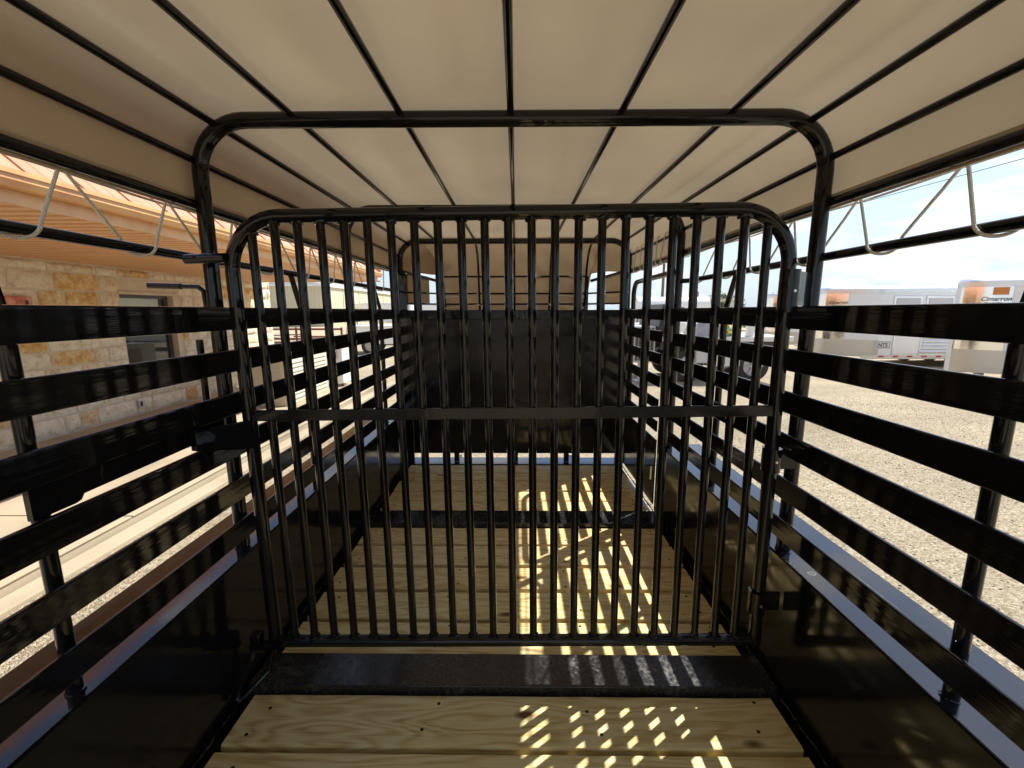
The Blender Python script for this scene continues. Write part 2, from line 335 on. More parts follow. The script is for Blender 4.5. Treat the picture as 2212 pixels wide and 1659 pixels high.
def rrect(w, h, r, n=3):
    p = []
    for cx, cy, a in ((w/2-r, h/2-r, 0), (-w/2+r, h/2-r, 90), (-w/2+r, -h/2+r, 180), (w/2-r, -h/2+r, 270)):
        for k in range(n+1):
            q = R(a+90*k/n); p.append((cx+r*math.cos(q), cy+r*math.sin(q)))
    return p
def arc(cx, cy, r, a0, a1, n):
    return [(cx+r*math.cos(R(a0+(a1-a0)*k/n)), cy+r*math.sin(R(a0+(a1-a0)*k/n))) for k in range(n+1)]
def weld(mb, c, r, seed, th=.0028):
    """a small lumpy ring of weld metal round a bar's end"""
    rnd = random.Random(seed); pts = []; n = 9
    for k in range(n):
        a = 2*PI*k/n; q = r*(1+rnd.uniform(-.12, .18)); pts.append((c[0]+q*math.cos(a), c[1]+q*math.sin(a), c[2]+rnd.uniform(-.003, .003)))
    mb.tube(pts, th, 5, closed=True, radii=[th*rnd.uniform(.6, 1.5) for _ in pts])

# ------------------------------------------------------------------ the setting: ground, slab
GZ = -.55
g = MB()
def gf(u, v):
    x = -400+900*u; y = -120+900*v
    return (x, y, GZ)
g.grid(gf, 12, 12)
o = g.build('gravel_ground', M_GRAVEL); o['kind'] = 'structure'
SLAB = MB().box(-6.44, -3.31, -5.99, 10.99, GZ-.1, GZ+.085)
o = SLAB.build('concrete_walk', M_CONC); o['kind'] = 'structure'
for k in range(9):
    for q in range(2):
        MB().box(-6.45+1.58*q, -6.45+1.58*q+1.57, -6+1.89*k, -6+1.89*k+1.875, GZ+.086, GZ+.1, .004).build('concrete_bay', M_CONC, o)
o = MB().box(-3.29, -3.12, -6, 11.0, GZ-.1, GZ+.03, .01).build('concrete_kerb', M_CONC); o['kind'] = 'structure'
# far grass verge
gm = MB()
rg = random.Random(3)
def patch(mb, cx, cy, rx, ry, z, n=18):
    p = [(cx+rx*math.cos(2*PI*k/n)*rg.uniform(.75, 1.15), cy+ry*math.sin(2*PI*k/n)*rg.uniform(.75, 1.15)) for k in range(n)]
    mb.prism(p, 2, z, z+.03)
patch(gm, -24, 74, 9, 5, GZ); patch(gm, 32, 48, 9, 2.5, GZ); patch(gm, 55, 80, 30, 8, GZ); patch(gm, 0, 95, 30, 8, GZ); patch(gm, -50, 100, 30, 8, GZ)
for k in range(500):
    cx, cy, rx, ry = rg.choice([(-24, 74, 8, 4), (32, 48, 8, 2), (55, 80, 26, 7)])
    x = cx+rg.uniform(-rx, rx); y = cy+rg.uniform(-ry, ry); h = rg.uniform(.1, .35)
    gm.add([(x-.15, y, GZ+.02), (x+.15, y, GZ+.02), (x+rg.uniform(-.1, .1), y, GZ+h)], [(0, 1, 2)])
o = gm.build('grass', M_GRASS); o['kind'] = 'stuff'; o['label'] = 'sparse green grass growing beyond the gravel yard'; o['category'] = 'grass'
# loose pebbles lying on the gravel where it is seen close
pm = MB(); rp = random.Random(5)
for k in range(14000):
    if rp.random() < .68: x = rp.uniform(1.25, 8); y = rp.uniform(-.5, 9) 
    else: x = rp.uniform(-3.1, -1.3); y = rp.uniform(.5, 8)
    r = rp.uniform(.004, .011); h = r*rp.uniform(.5, .9)
    a = rp.random()*PI
    vs = [(x+r*math.cos(a+q*PI/2)*rp.uniform(.7, 1.2), y+r*math.sin(a+q*PI/2)*rp.uniform(.7, 1.2), GZ+.001) for q in range(4)]
    vs += [(x+(p[0]-x)*.55, y+(p[1]-y)*.55, GZ+h) for p in vs]
    pm.add(vs, [(4, 5, 6, 7), (0, 1, 5, 4), (1, 2, 6, 5), (2, 3, 7, 6), (3, 0, 4, 7)])
M_PEB = mat('pebble', (.50, .44, .34), .85, var=(40, (.22, .18, .13), .4, .6))
o = pm.build('loose_gravel', M_PEB, sharp=20); o['kind'] = 'stuff'; o['label'] = 'loose pale pebbles scattered over the gravel yard'; o['category'] = 'gravel'

# ------------------------------------------------------------------ livestock trailer
TR = thing('livestock_trailer', 'black steel livestock trailer seen from inside with pine plank floor and open slatted sides', 'trailer', (0, 0, GZ))
TR.location = (0, 0, 0)
Y0, Y1 = -1.75, 3.60
HOOPS = [-.89, .25, 1.395, 2.54, 3.68]
SHORT = [-1.46, -.32, .81, 1.965, 3.11]
RAILZ = [1.304, 1.167, 1.028, .887, .738, .597]
RH = .073
RIM = .468

# floor boards
near = [1.091-.197*k for k in range(15)][::-1]
boards = [(a, a+.178) for a in near] + [(1.444, 1.617), (1.640, 1.813), (1.838, 2.008), (2.034, 2.214), (2.236, 2.418), (2.600, 2.786), (2.800, 2.950), (2.970, 3.143), (3.160, 3.298), (3.312, 3.488)]
def board_mesh(wd, seed):
    rnd = random.Random(seed); mb = MB(); n = 14
    prof = [(0, -.038), (wd, -.038), (wd, -.006), (wd-.002, -.0018), (wd-.006, 0), (.006, 0), (.002, -.0018), (0, -.006)]
    warp = [rnd.uniform(-.0012, .0012) for _ in range(n+1)]
    for i in range(n+1):
        x = -.876+1.752*i/n
        for p in prof: mb.v.append((x, p[0]+warp[i], p[1]))
    m = len(prof)
    for i in range(n):
        for k in range(m): mb.f.append((i*m+k, i*m+(k+1) % m, (i+1)*m+(k+1) % m, (i+1)*m+k))
    mb.f.append(tuple(range(m))); mb.f.append(tuple(reversed(range(n*m, n*m+m))))
    mb.f = [tuple(reversed(f)) for f in mb.f]
    return mb
sm = MB()
sm.tube([(0, 0, -.001), (0, 0, .0006)], .0058, 8); SCREW = sm.mesh('screw', M_SCREW)
rb = random.Random(11)
for i, (a, b) in enumerate(boards):
    o = board_mesh(b-a, i).build('floor_board', M_WOOD, TR, loc=(rb.uniform(-.006, .006), a, rb.uniform(-.0025, .0005)))
    if b > -.2:
        for x in (-.80, -.27, .27, .80):
            for f in (.22, .78):
                s1 = bpy.data.objects.new('screw', SCREW); C.objects.link(s1); s1.parent = o; s1.location = (x+rb.uniform(-.03, .03), (b-a)*f+rb.uniform(-.02, .02), 0)
# steel angle along the floor edges, cross plates, subframe
for sx in (-1, 1):
    MB().box(min(sx*.870, sx*.913), max(sx*.870, sx*.913), Y0, 3.5, -.05, -.028).build('edge_angle', M_BLACK, TR)
    mb = MB()
    rnd = random.Random(sx+5); yy = Y0; pts = []
    while yy < 3.48: pts.append((sx*(.909+rnd.uniform(-.002, .002)), yy, .003+rnd.uniform(-.003, .002))); yy += .02
    mb.tube(pts, .004, 5, radii=[.004*rnd.uniform(.6, 1.4) for _ in pts]); mb.build('weld_seam', M_BLACK, TR)
for a, b in ((1.276, 1.418), (2.425, 2.592)):
    MB().box(-.905, .905, a, b, -.06, .026, .003).build('cross_plate', M_DUSTY, TR)
for y in [Y0+.05+.42*k for k in range(13)]:
    MB().box(-.9, .9, y, y+.05, -.12, -.0405).build('subframe_beam', M_BLACK, TR)
for sx in (-.55, .55):
    MB().box(sx-.03, sx+.03, Y0, 4.1, -.25, -.1205).build('main_frame', M_BLACK, TR)

# side walls and outer ledge
def rail_mesh(L_): return MB().prism(rrect(.012, RH, .004), 1, 0, L_)
for sx in (-1, 1):
    yend = Y1 if sx < 0 else 2.60
    wallm = MB()
    def wf(u, v, sx=sx, yend=yend):
        y = Y0+(yend-Y0)*u; z = -.04+(RIM+.04)*v
        return (sx*(.915+.004*math.sin(y*5.1)*math.sin(v*PI)+.003*mn.noise(Vector((y*2, v*2, sx)))*math.sin(v*PI)), y, z)
    wallm.grid(wf, 60, 8); wallm.build('side_panel', M_SHEET, TR, sharp=60)
    MB().box(*sorted((sx*.922, sx*.932)), Y0, yend, -.2, RIM-.006).build('outer_skin', M_SHEET, TR)
    lm = MB().box(*sorted((sx*.912, sx*1.16)), Y0, yend, RIM-.006, RIM, .002); lm.build('ledge', M_LEDGE, TR)
    MB().box(*sorted((sx*1.154, sx*1.16)), Y0, yend, RIM-.09, RIM-.0065).build('ledge_lip', M_SHEET, TR)
    MB().tube([(sx*.9135, Y0, RIM-.002), (sx*.9135, yend, RIM-.002)], .0045, 8).build('rim_bead', M_BLACK, TR)
    rm = rail_mesh((Y1 if sx < 0 else 2.62)-Y0).mesh('side_rail', M_RAIL)
    for z in RAILZ:
        o = bpy.data.objects.new('side_rail', rm); C.objects.link(o); o.parent = TR; o.location = (sx*.914, Y0, z-RH/2)
    # short posts + slanted brackets holding the lacing pipe
    for y in SHORT:
        if sx > 0 and y > 2.6: continue
        mb = MB().tube([(sx*.952, y, RIM), (sx*.952, y, 1.30)], .0150, 14); weld(mb, (sx*.952, y, RIM+.001), .0165, int(y*10))
        mb.build('post', M_BLACK, TR)
        MB().tube([(sx*.955, y, 1.300), (sx*.995, y+.01, 1.455)], .0125, 8).build('bracket', M_BLACK, TR)
    pe = 3.66 if sx < 0 else 2.54
    MB().tube([(sx*.990, Y0, 1.457), (sx*.990, pe-.05, 1.457), (sx*.962, pe-.008, 1.457)], .0135, 12).build('lacing_pipe', M_BLACK, TR)
    MB().tube([(sx*.968, Y0, 1.613), (sx*.968, 3.70, 1.613)], .0145, 12).build('hem_pipe', M_BLACK, TR)
# hoops
def hoop_path(hw, zt, r, zb, y, n=10):
    p = [(-hw, y, zb)]
    p += [(x, y, z) for x, z in arc(-hw+r, zt-r, r, 180, 90, n)]
    p += [(x, y, z) for x, z in arc(hw-r, zt-r, r, 90, 0, n)]
    p += [(hw, y, zb)]
    return p
HW, HT, HR = .948, 1.855, .152
for y in HOOPS[:4]:
    mb = MB().tube(hoop_path(HW, HT, HR, RIM, y), .0225, 16)
    for sx in (-1, 1): weld(mb, (sx*HW, y, RIM+.001), .0235, int(y*7)+sx)
    mb.build('hoop', M_BLACK, TR)
MB().tube(hoop_path(HW, HT, HR, .0, HOOPS[4]), .0225, 16).build('hoop', M_BLACK, TR)
# purlins
PX = [(-.65, HT+.010), (-.325, HT+.010), (0, HT+.010), (.325, HT+.010), (.65, HT+.010)]
for sx in (-1, 1):
    for a in (58, 13): PX.append((sx*(HW-HR+(HR+.012)*math.cos(R(a))), HT-HR+(HR+.012)*math.sin(R(a))))
pmh = MB().tube([(0, Y0, 0), (0, 3.68, 0)], .0105, 10).mesh('roof_bar', M_BLACK)
for x, z in PX:
    o = bpy.data.objects.new('roof_bar', pmh); C.objects.link(o); o.parent = TR; o.location = (x, 0, z)
    for y in HOOPS[:4]:
        pass
# front: square corner posts, wall, gap stubs, sill plate
for sx in (-1, 1):
    MB().box(*sorted((sx*.885, sx*.945)), 3.60, 3.66, -.1, 1.60, .004).build('corner_post', M_BLACK, TR)
    MB().box(*sorted((sx*.872, sx*.884)), 3.585, 3.62, .0, 1.30, .002).build('jamb', M_BLACK, TR)
fw = MB()
def ff(u, v):
    x = -.870+1.74*u; z = .085+1.15*v
    return (x, 3.598+.012*mn.noise(Vector((x*2.0, z*1.6, 4)))*math.sin(u*PI)*math.sin(v*PI), z)
fw.grid(lambda u, v: ff(u, v), 30, 20); fw.build('front_wall', M_SHEET, TR, sharp=60)
MB().box(-.870, .870, 3.606, 3.616, .083, 1.22).build('front_wall_backing', M_SHEET, TR)
MB().box(-.871, .871, 3.585, 3.62, 1.222, 1.298, .005).build('front_top_rail', M_BLACK, TR)
MB().box(-.871, .871, 3.588, 3.62, .070, .083, .002).build('front_bottom_rail', M_BLACK, TR)
for x in (-.50, 0.01, .45):
    MB().box(x-.022, x+.022, 3.575, 3.60, .0, .070).build('front_stub', M_BLACK, TR)
MB().box(-.905, .905, 3.495, 3.54, -.06, .006, .003).build('floor_lip', M_BLACK, TR)
MB().box(-.905, .905, 3.5405, 3.70, -.03, -.005, .003).build('front_sill', M_LEDGE, TR)

# nose frame in front of the last hoop
NZ = thing('nose_frame', 'dark', 'x') if False else None
xs = [-.65, -.325, 0, .325, .65]
for x in xs:
    pth = [(x, 3.68, HT-.005)]+[(x, yy, zz) for yy, zz in arc(3.72, HT-.30, .295, 80, 0, 8)]+[(x*.985, 4.06, 1.26)]
    MB().tube(pth, .010, 8).build('nose_rib', M_BLACK, TR)
for sx in (-1, 1):
    pth = [(sx*.93, 3.69, 1.615), (sx*.70, 4.03, 1.56)]
    MB().tube(pth, .014, 8).build('nose_side_bar', M_BLACK, TR)
    MB().box(*sorted((sx*.655, sx*.675)), 4.02, 4.05, 1.24, 1.60).build('nose_side_post', M_BLACK, TR)
for z in (1.600, 1.447, 1.352):
    MB().tube([(-.66, 4.045, z), (.66, 4.045, z)], .008, 8).build('nose_cross_bar', M_BLACK, TR)
    if z < 1.5:
        for sx in (-1, 1): MB().tube([(sx*.66, 4.045, z), (sx*.93, 3.70, z)], .008, 6).build('nose_cross_bar', M_BLACK, TR)

# side door on the right with an arched pipe frame
DR = bpy.data.objects.new('side_door', None); C.objects.link(DR); DR.parent = TR
DY0, DY1 = 2.675, 3.525
p = [(.957, DY0, .03)]+[(.957, y, z) for y, z in arc(DY0+.10, 1.415, .10, 180, 90, 7)]+[(.957, y, z) for y, z in arc(DY1-.10, 1.415-.004, .10, 90, 0, 7)]+[(.957, DY1, .03)]
MB().tube(p, .0185, 12).build('door_frame', M_BLACK, DR)
MB().box(.915, .925, DY0+.012, DY1-.012, .028, RIM, .002).build('door_panel', M_SHEET, DR)
rm = rail_mesh(DY1-DY0-.01).mesh('door_rail', M_RAIL)
for z in RAILZ:
    o = bpy.data.objects.new('door_rail', rm); C.objects.link(o); o.parent = DR; o.location = (.914, DY0+.005, z-RH/2)
MB().tube([(.90, 2.69, .20), (.90, 2.69, .29)], .008, 8).build('door_latch', M_ALU, DR)
MB().box(.918, .965, 3.532, 3.60, .0, 1.31, .003).build('door_post', M_BLACK, TR)
MB().box(.918, .965, 2.60, 2.660, .0, 1.30, .003).build('door_post', M_BLACK, TR)

# centre gate
GX, GY = .830, 1.325
GATE = bpy.data.objects.new('centre_gate', None); C.objects.link(GATE); GATE.parent = TR; GATE.location = (GX, GY, .85); GATE.rotation_euler = (0, R(-.6), 0)
GT, GB, GR = 1.583-.85, .160-.85, .158
gw = GX*2
def GP(x, z): return (x-GX, 0, z)
pth = [GP(-GX, GB)]+[GP(x, z) for x, z in arc(-GX+GR, GT-GR, GR, 180, 90, 10)]+[GP(x, z) for x, z in arc(GX-GR, GT-GR, GR, 90, 0, 10)]+[GP(GX, GB)]
MB().tube(pth, .0205, 16).build('gate_frame', M_BLACK, GATE)
MB().tube([GP(-GX+.01, GB+.012), GP(GX-.01, GB+.012)], .0195, 14).build('gate_bottom_pipe', M_BLACK, GATE)
for k in range(1, 24):
    x = -GX+gw*k/24
    dx = max(0, abs(x)-(GX-GR)); zt = GT-GR+math.sqrt(max(0, GR*GR-dx*dx))
    mb = MB().tube([GP(x, GB+.02), GP(x, zt-.012)], .0128, 12)
    weld(mb, (x-GX, 0, zt-.019-dx*.04), .0145, k, .0046); weld(mb, (x-GX, 0, GB+.031), .0140, k+50, .0040)
    mb.build('gate_bar', M_BLACK, GATE)
MB().box(-gw+.018, -.018, -.0205, -.0145, .985-.85-.018, .985-.85+.018, .0015).build('gate_flat_bar', gloss_paint('flat_bar_paint', (9, 9, 9), .004, .12, .25, .5), GATE)
# gate hinges on the right post
def hinge(z0, z1, flat=False):
    mb = MB().tube([(GX+.002, GY, z0), (GX+.002, GY, z1)], .028, 16); o = mb.build('hinge', M_BLACK, TR)
    if flat: MB().box(GX+.022, .908, GY-.004, GY+.006, z0+.006, z1-.006, .002).build('hinge_plate', M_BLACK, o)
    else: MB().add([(GX+.02, GY-.012, z0+.02), (HW-.018, 1.378, z0+.02), (HW-.018, 1.390, z0+.02), (GX+.02, GY+.002, z0+.02), (GX+.02, GY-.012, z1-.005), (HW-.018, 1.378, z1-.005), (HW-.018, 1.390, z1-.005), (GX+.02, GY+.002, z1-.005)], [(0,3,2,1),(4,5,6,7),(0,1,5,4),(1,2,6,5),(2,3,7,6),(3,0,4,7)]).build('hinge_plate', M_BLACK, o)
    MB().tube([(GX+.002, GY-.026, (z0+z1)/2), (GX+.002, GY-.032, (z0+z1)/2)], .004, 8).build('grease_nipple', M_ALU, o)
hinge(1.285, 1.410); hinge(.783, .860, True); hinge(.280, .358, True)
# latches on the left
MB().tube([(-.955, 1.30, 1.442), (-.838, 1.30, 1.446)], .0145, 12).build('gate_catch', M_BLACK, TR)
MB().tube([(-1.16, 1.40, 1.373), (-1.055, 1.40, 1.370)], .0098, 10).build('latch_handle', M_BLACK, TR)
MB().tube([(-1.06, 1.40, 1.370), (-1.0, 1.40, 1.368), (-.985, 1.40, 1.355), (-.982, 1.40, 1.30)], .0075, 10).build('latch_rod', M_BLACK, TR)
MB().tube([(-1.018, 1.40, 1.20), (-1.018, 1.40, .93)], .0105, 10).build('latch_rod', M_BLACK, TR)
MB().box(-1.05, -.965, 1.385, 1.415, .985, .992).add([], []).box(-1.05, -1.0, 1.385, 1.415, .955, .984).build('latch_bracket', M_BLACK, TR)
lp = MB().add([(-.905, 1.165, .90), (-.905, 1.165, .955), (-.835, 1.325, .95), (-.835, 1.325, .86), (-.885, 1.160, .90), (-.885, 1.160, .955), (-.815, 1.310, .95), (-.815, 1.310, .86)],
              [(0, 1, 2, 3), (7, 6, 5, 4), (0, 4, 5, 1), (1, 5, 6, 2), (2, 6, 7, 3), (3, 7, 4, 0)])
lp.build('slam_latch', M_BLACK, TR)
lt = MB().prism([(.775, .886), (.858, .886), (.870, .889), (.878, .900), (1.34, .908), (1.34, .958), (.775, .958)], 0, -.938, -.926)
lt.build('latch_track', M_BLACK, TR)
# bottom latch
mb = MB().box(-.895, -.775, 1.285, 1.315, .150, .168, .002); mb.box(-.89, -.855, 1.285, 1.32, .168, .205, .004); mb.build('floor_latch', M_BLACK, TR)
MB().tube([(-.880, 1.30, .15), (-.895, 1.26, .09), (-.895, 1.20, .04)], .009, 8).build('latch_guide', M_BLACK, TR)
MB().tube([(-.82, 1.30, .15), (-.835, 1.29, .07), (-.885, 1.22, .032)], .008, 8).build('latch_guide', M_BLACK, TR)

# wheels under the trailer
def wheel(parent, x, y, z, r, wd, axis='x', spokes=True):
    """a wheel whose axle runs along x or y"""
    seg = 24; mb = MB(); prof = [(-wd/2, r*.62), (-wd/2, r*.93), (-wd/2+.03, r), (wd/2-.03, r), (wd/2, r*.93), (wd/2, r*.62)]
    n = len(prof)
    def P(a, rad, t): return (t, rad*math.cos(a), rad*math.sin(a)) if axis == 'x' else (rad*math.cos(a), t, rad*math.sin(a))
    for k in range(seg):
        for t, q in prof: mb.v.append(P(2*PI*k/seg, q, t))
    for k in range(seg):
        for i in range(n-1):
            a, b = k*n+i, ((k+1) % seg)*n+i; mb.f.append((a, a+1, b+1, b))
    o = mb.build('wheel', M_RUBBER, parent, loc=(x, y, z))
    rm_ = MB()
    A = 'x' if axis == 'x' else 'y'
    def Q(t): return (t, 0, 0) if A == 'x' else (0, t, 0)
    rm_.tube([Q(-wd/2*.75), Q(wd/2*.75)], r*.63, 20)
    rm_.tube([Q(-wd/2*.98), Q(wd/2*.98)], r*.18, 12)
    for k in range(6):
        a = 2*PI*k/6
        c = P(a, r*.36, 0); d = P(a, r*.60, 0); e = Q(-wd/2*.86)
        rm_.tube([(c[0]*.5+e[0], c[1]*.5+e[1], c[2]*.5), (d[0]+e[0], d[1]+e[1], d[2])], r*.07, 6)
    rm_.build('rim', M_RIM, o)
    return o
for x in (-1.02, 1.02):
    for y in (.6, 1.5): wheel(TR, x, y, GZ+.36, .36, .2)
# ------------------------------------------------------------------ tarp
TP = thing('tarp_cover', 'tan tarp stretched over the roof hoops of the black trailer', 'tarp')
TR_ = HR+.030
prof = []
for k in range(7): prof.append((-(HW-HR)-TR_-.006+.004*k/6, 1.598+(HT-HR-1.598)*k/6, 0))
TPROF = []
hw2 = HW-HR
TPROF += [(-hw2-TR_, 1.596), (-hw2-TR_, 1.625), (-hw2-TR_, 1.66)]
TPROF += [(x, z) for x, z in arc(-hw2, HT-HR, TR_, 180, 90, 14)]
for k in range(1, 40): TPROF.append((-hw2+2*hw2*k/40, HT-HR+TR_))
TPROF += [(x, z) for x, z in arc(hw2, HT-HR, TR_, 90, 0, 14)]
TPROF += [(hw2+TR_, 1.66), (hw2+TR_, 1.625), (hw2+TR_, 1.596)]
ny = 150; tb = MB(); ya, yb = Y0, 3.72
nearest = lambda v, arr: min(abs(v-a) for a in arr)
for j in range(ny+1):
    y = ya+(yb-ya)*j/ny
    for i, (x, z) in enumerate(TPROF):
        nx, nzv = (0, 1) if abs(x) < hw2 else Vector((x-math.copysign(hw2, x), z-(HT-HR))).normalized()[:]
        dh = nearest(y, HOOPS); dp = nearest(x, [-.65, -.325, 0, .325, .65]) if abs(x) < .8 else .06
        # cloth droops between supports, lifts a little at the hoops
        d = -.0035*min(1, dh/.12) - .016*(min(dp, .16)/.16)**2*min(1, dh/.25)
        d += .0060*mn.noise(Vector((x*2.0, y*1.6, 2)))+.0022*mn.noise(Vector((x*7, y*4, 5)))
        w_ = max(0, 1-abs(abs(x)-.78)/.22)*max(0, 1-min(abs(y-2.15), abs(y-3.2))/.45)
        d += .0100*w_*math.sin(y*75+x*18+2*mn.noise(Vector((x*4, y*4, 1))))*max(0, -x/abs(x) if x else 0)
        d += .0030*w_*math.sin(y*60-x*20)
        if z < 1.66: d *= .2
        tb.v.append((x+nx*d, y, z+nzv*d))
m_ = len(TPROF)
for j in range(ny):
    for i in range(m_-1): a = j*m_+i; tb.f.append((a, a+1, a+m_+1, a+m_))
tb.build('roof_sheet', M_TARP, TP, sharp=80)
for sx in (-1, 1):
    MB().grid(lambda u, v: (sx*(hw2+TR_-.003-.002*math.sin(v*PI)), ya+(yb-ya)*u, 1.594+.044*v), 60, 3).build('hem', M_TARP, TP, sharp=80)
    for k in range(18):
        y = -1.33+.2925*k
        if y > 3.6: break
        MB().tube([(sx*(hw2+TR_-.006), y, 1.618), (sx*(hw2+TR_-.010), y, 1.618)], .007, 10).build('grommet', M_BRASS, TP)
# nose sheet: carries on from the roof profile, over the ribs and down the front
def smooth(x): x = max(0, min(1, x)); return x*x*(3-2*x)
P2 = [p for p in TPROF if p[1] > 1.63]
def nf(u, v):
    t = u*(len(P2)-1); i = min(int(t), len(P2)-2); f = t-i
    sx_ = P2[i][0]*(1-f)+P2[i+1][0]*f; sz_ = P2[i][1]*(1-f)+P2[i+1][1]*f+.004
    a = abs(sx_); sg = 1 if sx_ > 0 else -1; k = smooth((a-.76)/.22)
    ex = sg*(min(a, .80)/.80*.67*(1-k)+(.70+.265*k)*k); ey = 4.075-.36*k; ez = 1.295+(1.615-1.295)*smooth((a-.78)/.05)
    Sx, Sy, Sz = sx_, 3.695, sz_; Cx, Cy, Cz = sx_*.4+ex*.6, ey+.03, sz_-.01
    b0, b1, b2 = (1-v)**2, 2*v*(1-v), v*v
    x, y, z = b0*Sx+b1*Cx+b2*ex, b0*Sy+b1*Cy+b2*ey, b0*Sz+b1*Cz+b2*ez
    m = min(1, v*3)
    d = .022*mn.noise(Vector((x*2.2, z*3, 7)))+.020*math.sin((x*sg*1.0+z*1.7)*17+4*mn.noise(Vector((x*2, z*2, 5))))*mn.noise(Vector((x*2.4, z*2.4, 1)))+.07*smooth((a-.45)/.35)*mn.noise(Vector((x*8, z*6, 9)))
    return (x, y+d*m, z+.3*d*m)
M_TARP2 = tarp_mat('nose_tarp', (.44, .32, .20), .10)
MB().grid(nf, 96, 70).build('nose_sheet', M_TARP2, TP, sharp=80)
for sx in (-1, 1):
    def cg(u, v, sx=sx):
        a = Vector((sx*.955, 3.70, 0)); b = Vector((sx*.765, 3.955, 0)); q = a.lerp(b, u)
        return (q.x, q.y+.014*mn.noise(Vector((u*3, v*6, sx))), 1.352+.010*math.sin(u*9)+(.262-.03*u)*v)
    MB().grid(cg, 14, 12).build('cheek_sheet', M_TARP2, TP, sharp=80)

# ------------------------------------------------------------------ ropes
def rope_mb(mb, pts, r=.0042):
    P = [Vector(p) for p in pts]; q = []
    for i in range(len(P)-1):
        p0, p1, p2, p3 = P[max(0, i-1)], P[i], P[i+1], P[min(len(P)-1, i+2)]
        l = (p2-p1).length; n_ = 4 if l < .06 else 3
        t1 = (p2-p0)*.5; t2 = (p3-p1)*.5
        if t1.length > 1.2*l: t1 *= 1.2*l/t1.length
        if t2.length > 1.2*l: t2 *= 1.2*l/t2.length
        for k in range(n_):
            u = k/n_; q.append(p1*(2*u**3-3*u*u+1)+t1*(u**3-2*u*u+u)+p2*(-2*u**3+3*u*u)+t2*(u**3-u*u))
    q.append(P[-1]); mb.tube(q, r, 7)
def rope_mat():
    t = M_ROPE.node_tree; b = t.nodes['Principled BSDF']; tc = N(t, 'ShaderNodeTexCoord'); wv = N(t, 'ShaderNodeTexWave'); wv.bands_direction = 'DIAGONAL'; wv.inputs['Scale'].default_value = 70
    u = N(t, 'ShaderNodeBump'); u.inputs['Strength'].default_value = .8; u.inputs['Distance'].default_value = .002
    t.links.new(tc.outputs['Object'], wv.inputs['Vector']); t.links.new(wv.outputs['Fac'], u.inputs['Height']); t.links.new(u.outputs[0], b.inputs['Normal'])
rope_mat()
for sx in (-1, 1):
    side = 'left' if sx < 0 else 'right'
    lab = 'cream rope laced between the tarp hem and the left pipe beside the stone building' if sx < 0 else 'cream rope laced between the tarp hem and the right pipe against the sky'
    mb = MB(); yend = 3.5 if sx < 0 else 2.5; y = -1.33-.17+.1725; rr = random.Random(sx+9)
    a = -1.33
    rows = []
    while a < yend:
        j1, j2 = rr.uniform(-.015, .015), rr.uniform(-.015, .015)
        p1 = a+.165+j1; p2 = a+.215+j1
        n_ = a+.2925
        if p2 > yend: break
        # hem -> down to the pipe, round under it, up to the next eyelet
        rope_mb(mb, [(sx*.984, a+.006, 1.618), (sx*.994, a+.012, 1.600), (sx*1.0065, p1-.012, 1.478), (sx*1.0085, p1-.004, 1.462), (sx*1.0055, p1+.008, 1.4455), (sx*.992, (p1+p2)/2, 1.4385), (sx*.9765, p2-.010, 1.4435), (sx*.9705, p2+.002, 1.458), (sx*.973, p2+.010, 1.474), (sx*.986, n_-.012, 1.600), (sx*.984, n_-.006, 1.618)], .0039)
        a = n_
    rope_mb(mb, [(sx*1.002, Y0+(3.5-Y0)*k/40, 1.600+.003*math.sin(k*1.3)) for k in range(41)], .0035)
    o = mb.build('lacing_rope', M_ROPE); o['label'] = lab; o['category'] = 'rope'; o['group'] = 'ropes lacing down the tarp'
LR = thing('looped_rope', 'cream rope looped inside the tarp over the side door on the right', 'rope', (0, 0, 0))
for k, y in enumerate((2.66, 2.80, 2.95, 3.18, 3.32, 3.45)):
    mb = MB(); dy = .03+.05*(k % 2)
    rope_mb(mb, [(.975, y, 1.768), (.958, y+.004, 1.776), (.945, y+.008, 1.755), (.948, y+dy, 1.635), (.950, y+dy+.004, 1.60), (.965, y+dy+.012, 1.592), (.988, y+dy+.02, 1.60)], .0038)
    mb.build('loop', M_ROPE, LR)
for sx in (-1, 1):
    mb = MB()
    for z in (1.447, 1.352):
        x = sx*.33
        pts = [(x+.014*math.cos(q), 4.045+.014*math.sin(q), z+.01*math.sin(q*.9)) for q in [k*.7 for k in range(20)]]
        rope_mb(mb, pts, .004); rope_mb(mb, [(x, 4.03, z-.006), (sx*.64, 4.02, z-.035)], .004)
    o = mb.build('nose_rope', M_ROPE); o['label'] = 'cream rope knotted to the %s side of the tarped nose frame' % ('left' if sx < 0 else 'right'); o['category'] = 'rope'

# ------------------------------------------------------------------ stone building on the left
XW, XE = -6.5, -3.35
SZ = 2.0
BD = thing('stone_building', 'limestone building with orange metal eave, left of the trailer', 'building', (XW, 5, GZ))
BO = Vector((XW, 5, GZ))
def bbuild(mb, name, mt, parent=None, **kw):
    o = mb.build(name, mt, parent or BD, **kw)
    if parent is None: o.location = -BO
    return o
WY = (7.14, 8.24); WZ = (.30, 1.575)       # window opening
wl = MB()
wl.box(XW-.3, XW, -6, WY[0], GZ, SZ+.3).box(XW-.3, XW, WY[1]+.02, 11.55, GZ, SZ+.3).box(XW-.3, XW, WY[0], WY[1]+.02, GZ, WZ[0]).box(XW-.3, XW, WY[0], WY[1]+.02, WZ[1], SZ+.3)
wl.box(XW-9, XW-.3, -6, 11.55, GZ, SZ+.3)
bbuild(wl, 'wall', M_MORTAR)
rs = random.Random(21)
zc = GZ+.10; nst = 0
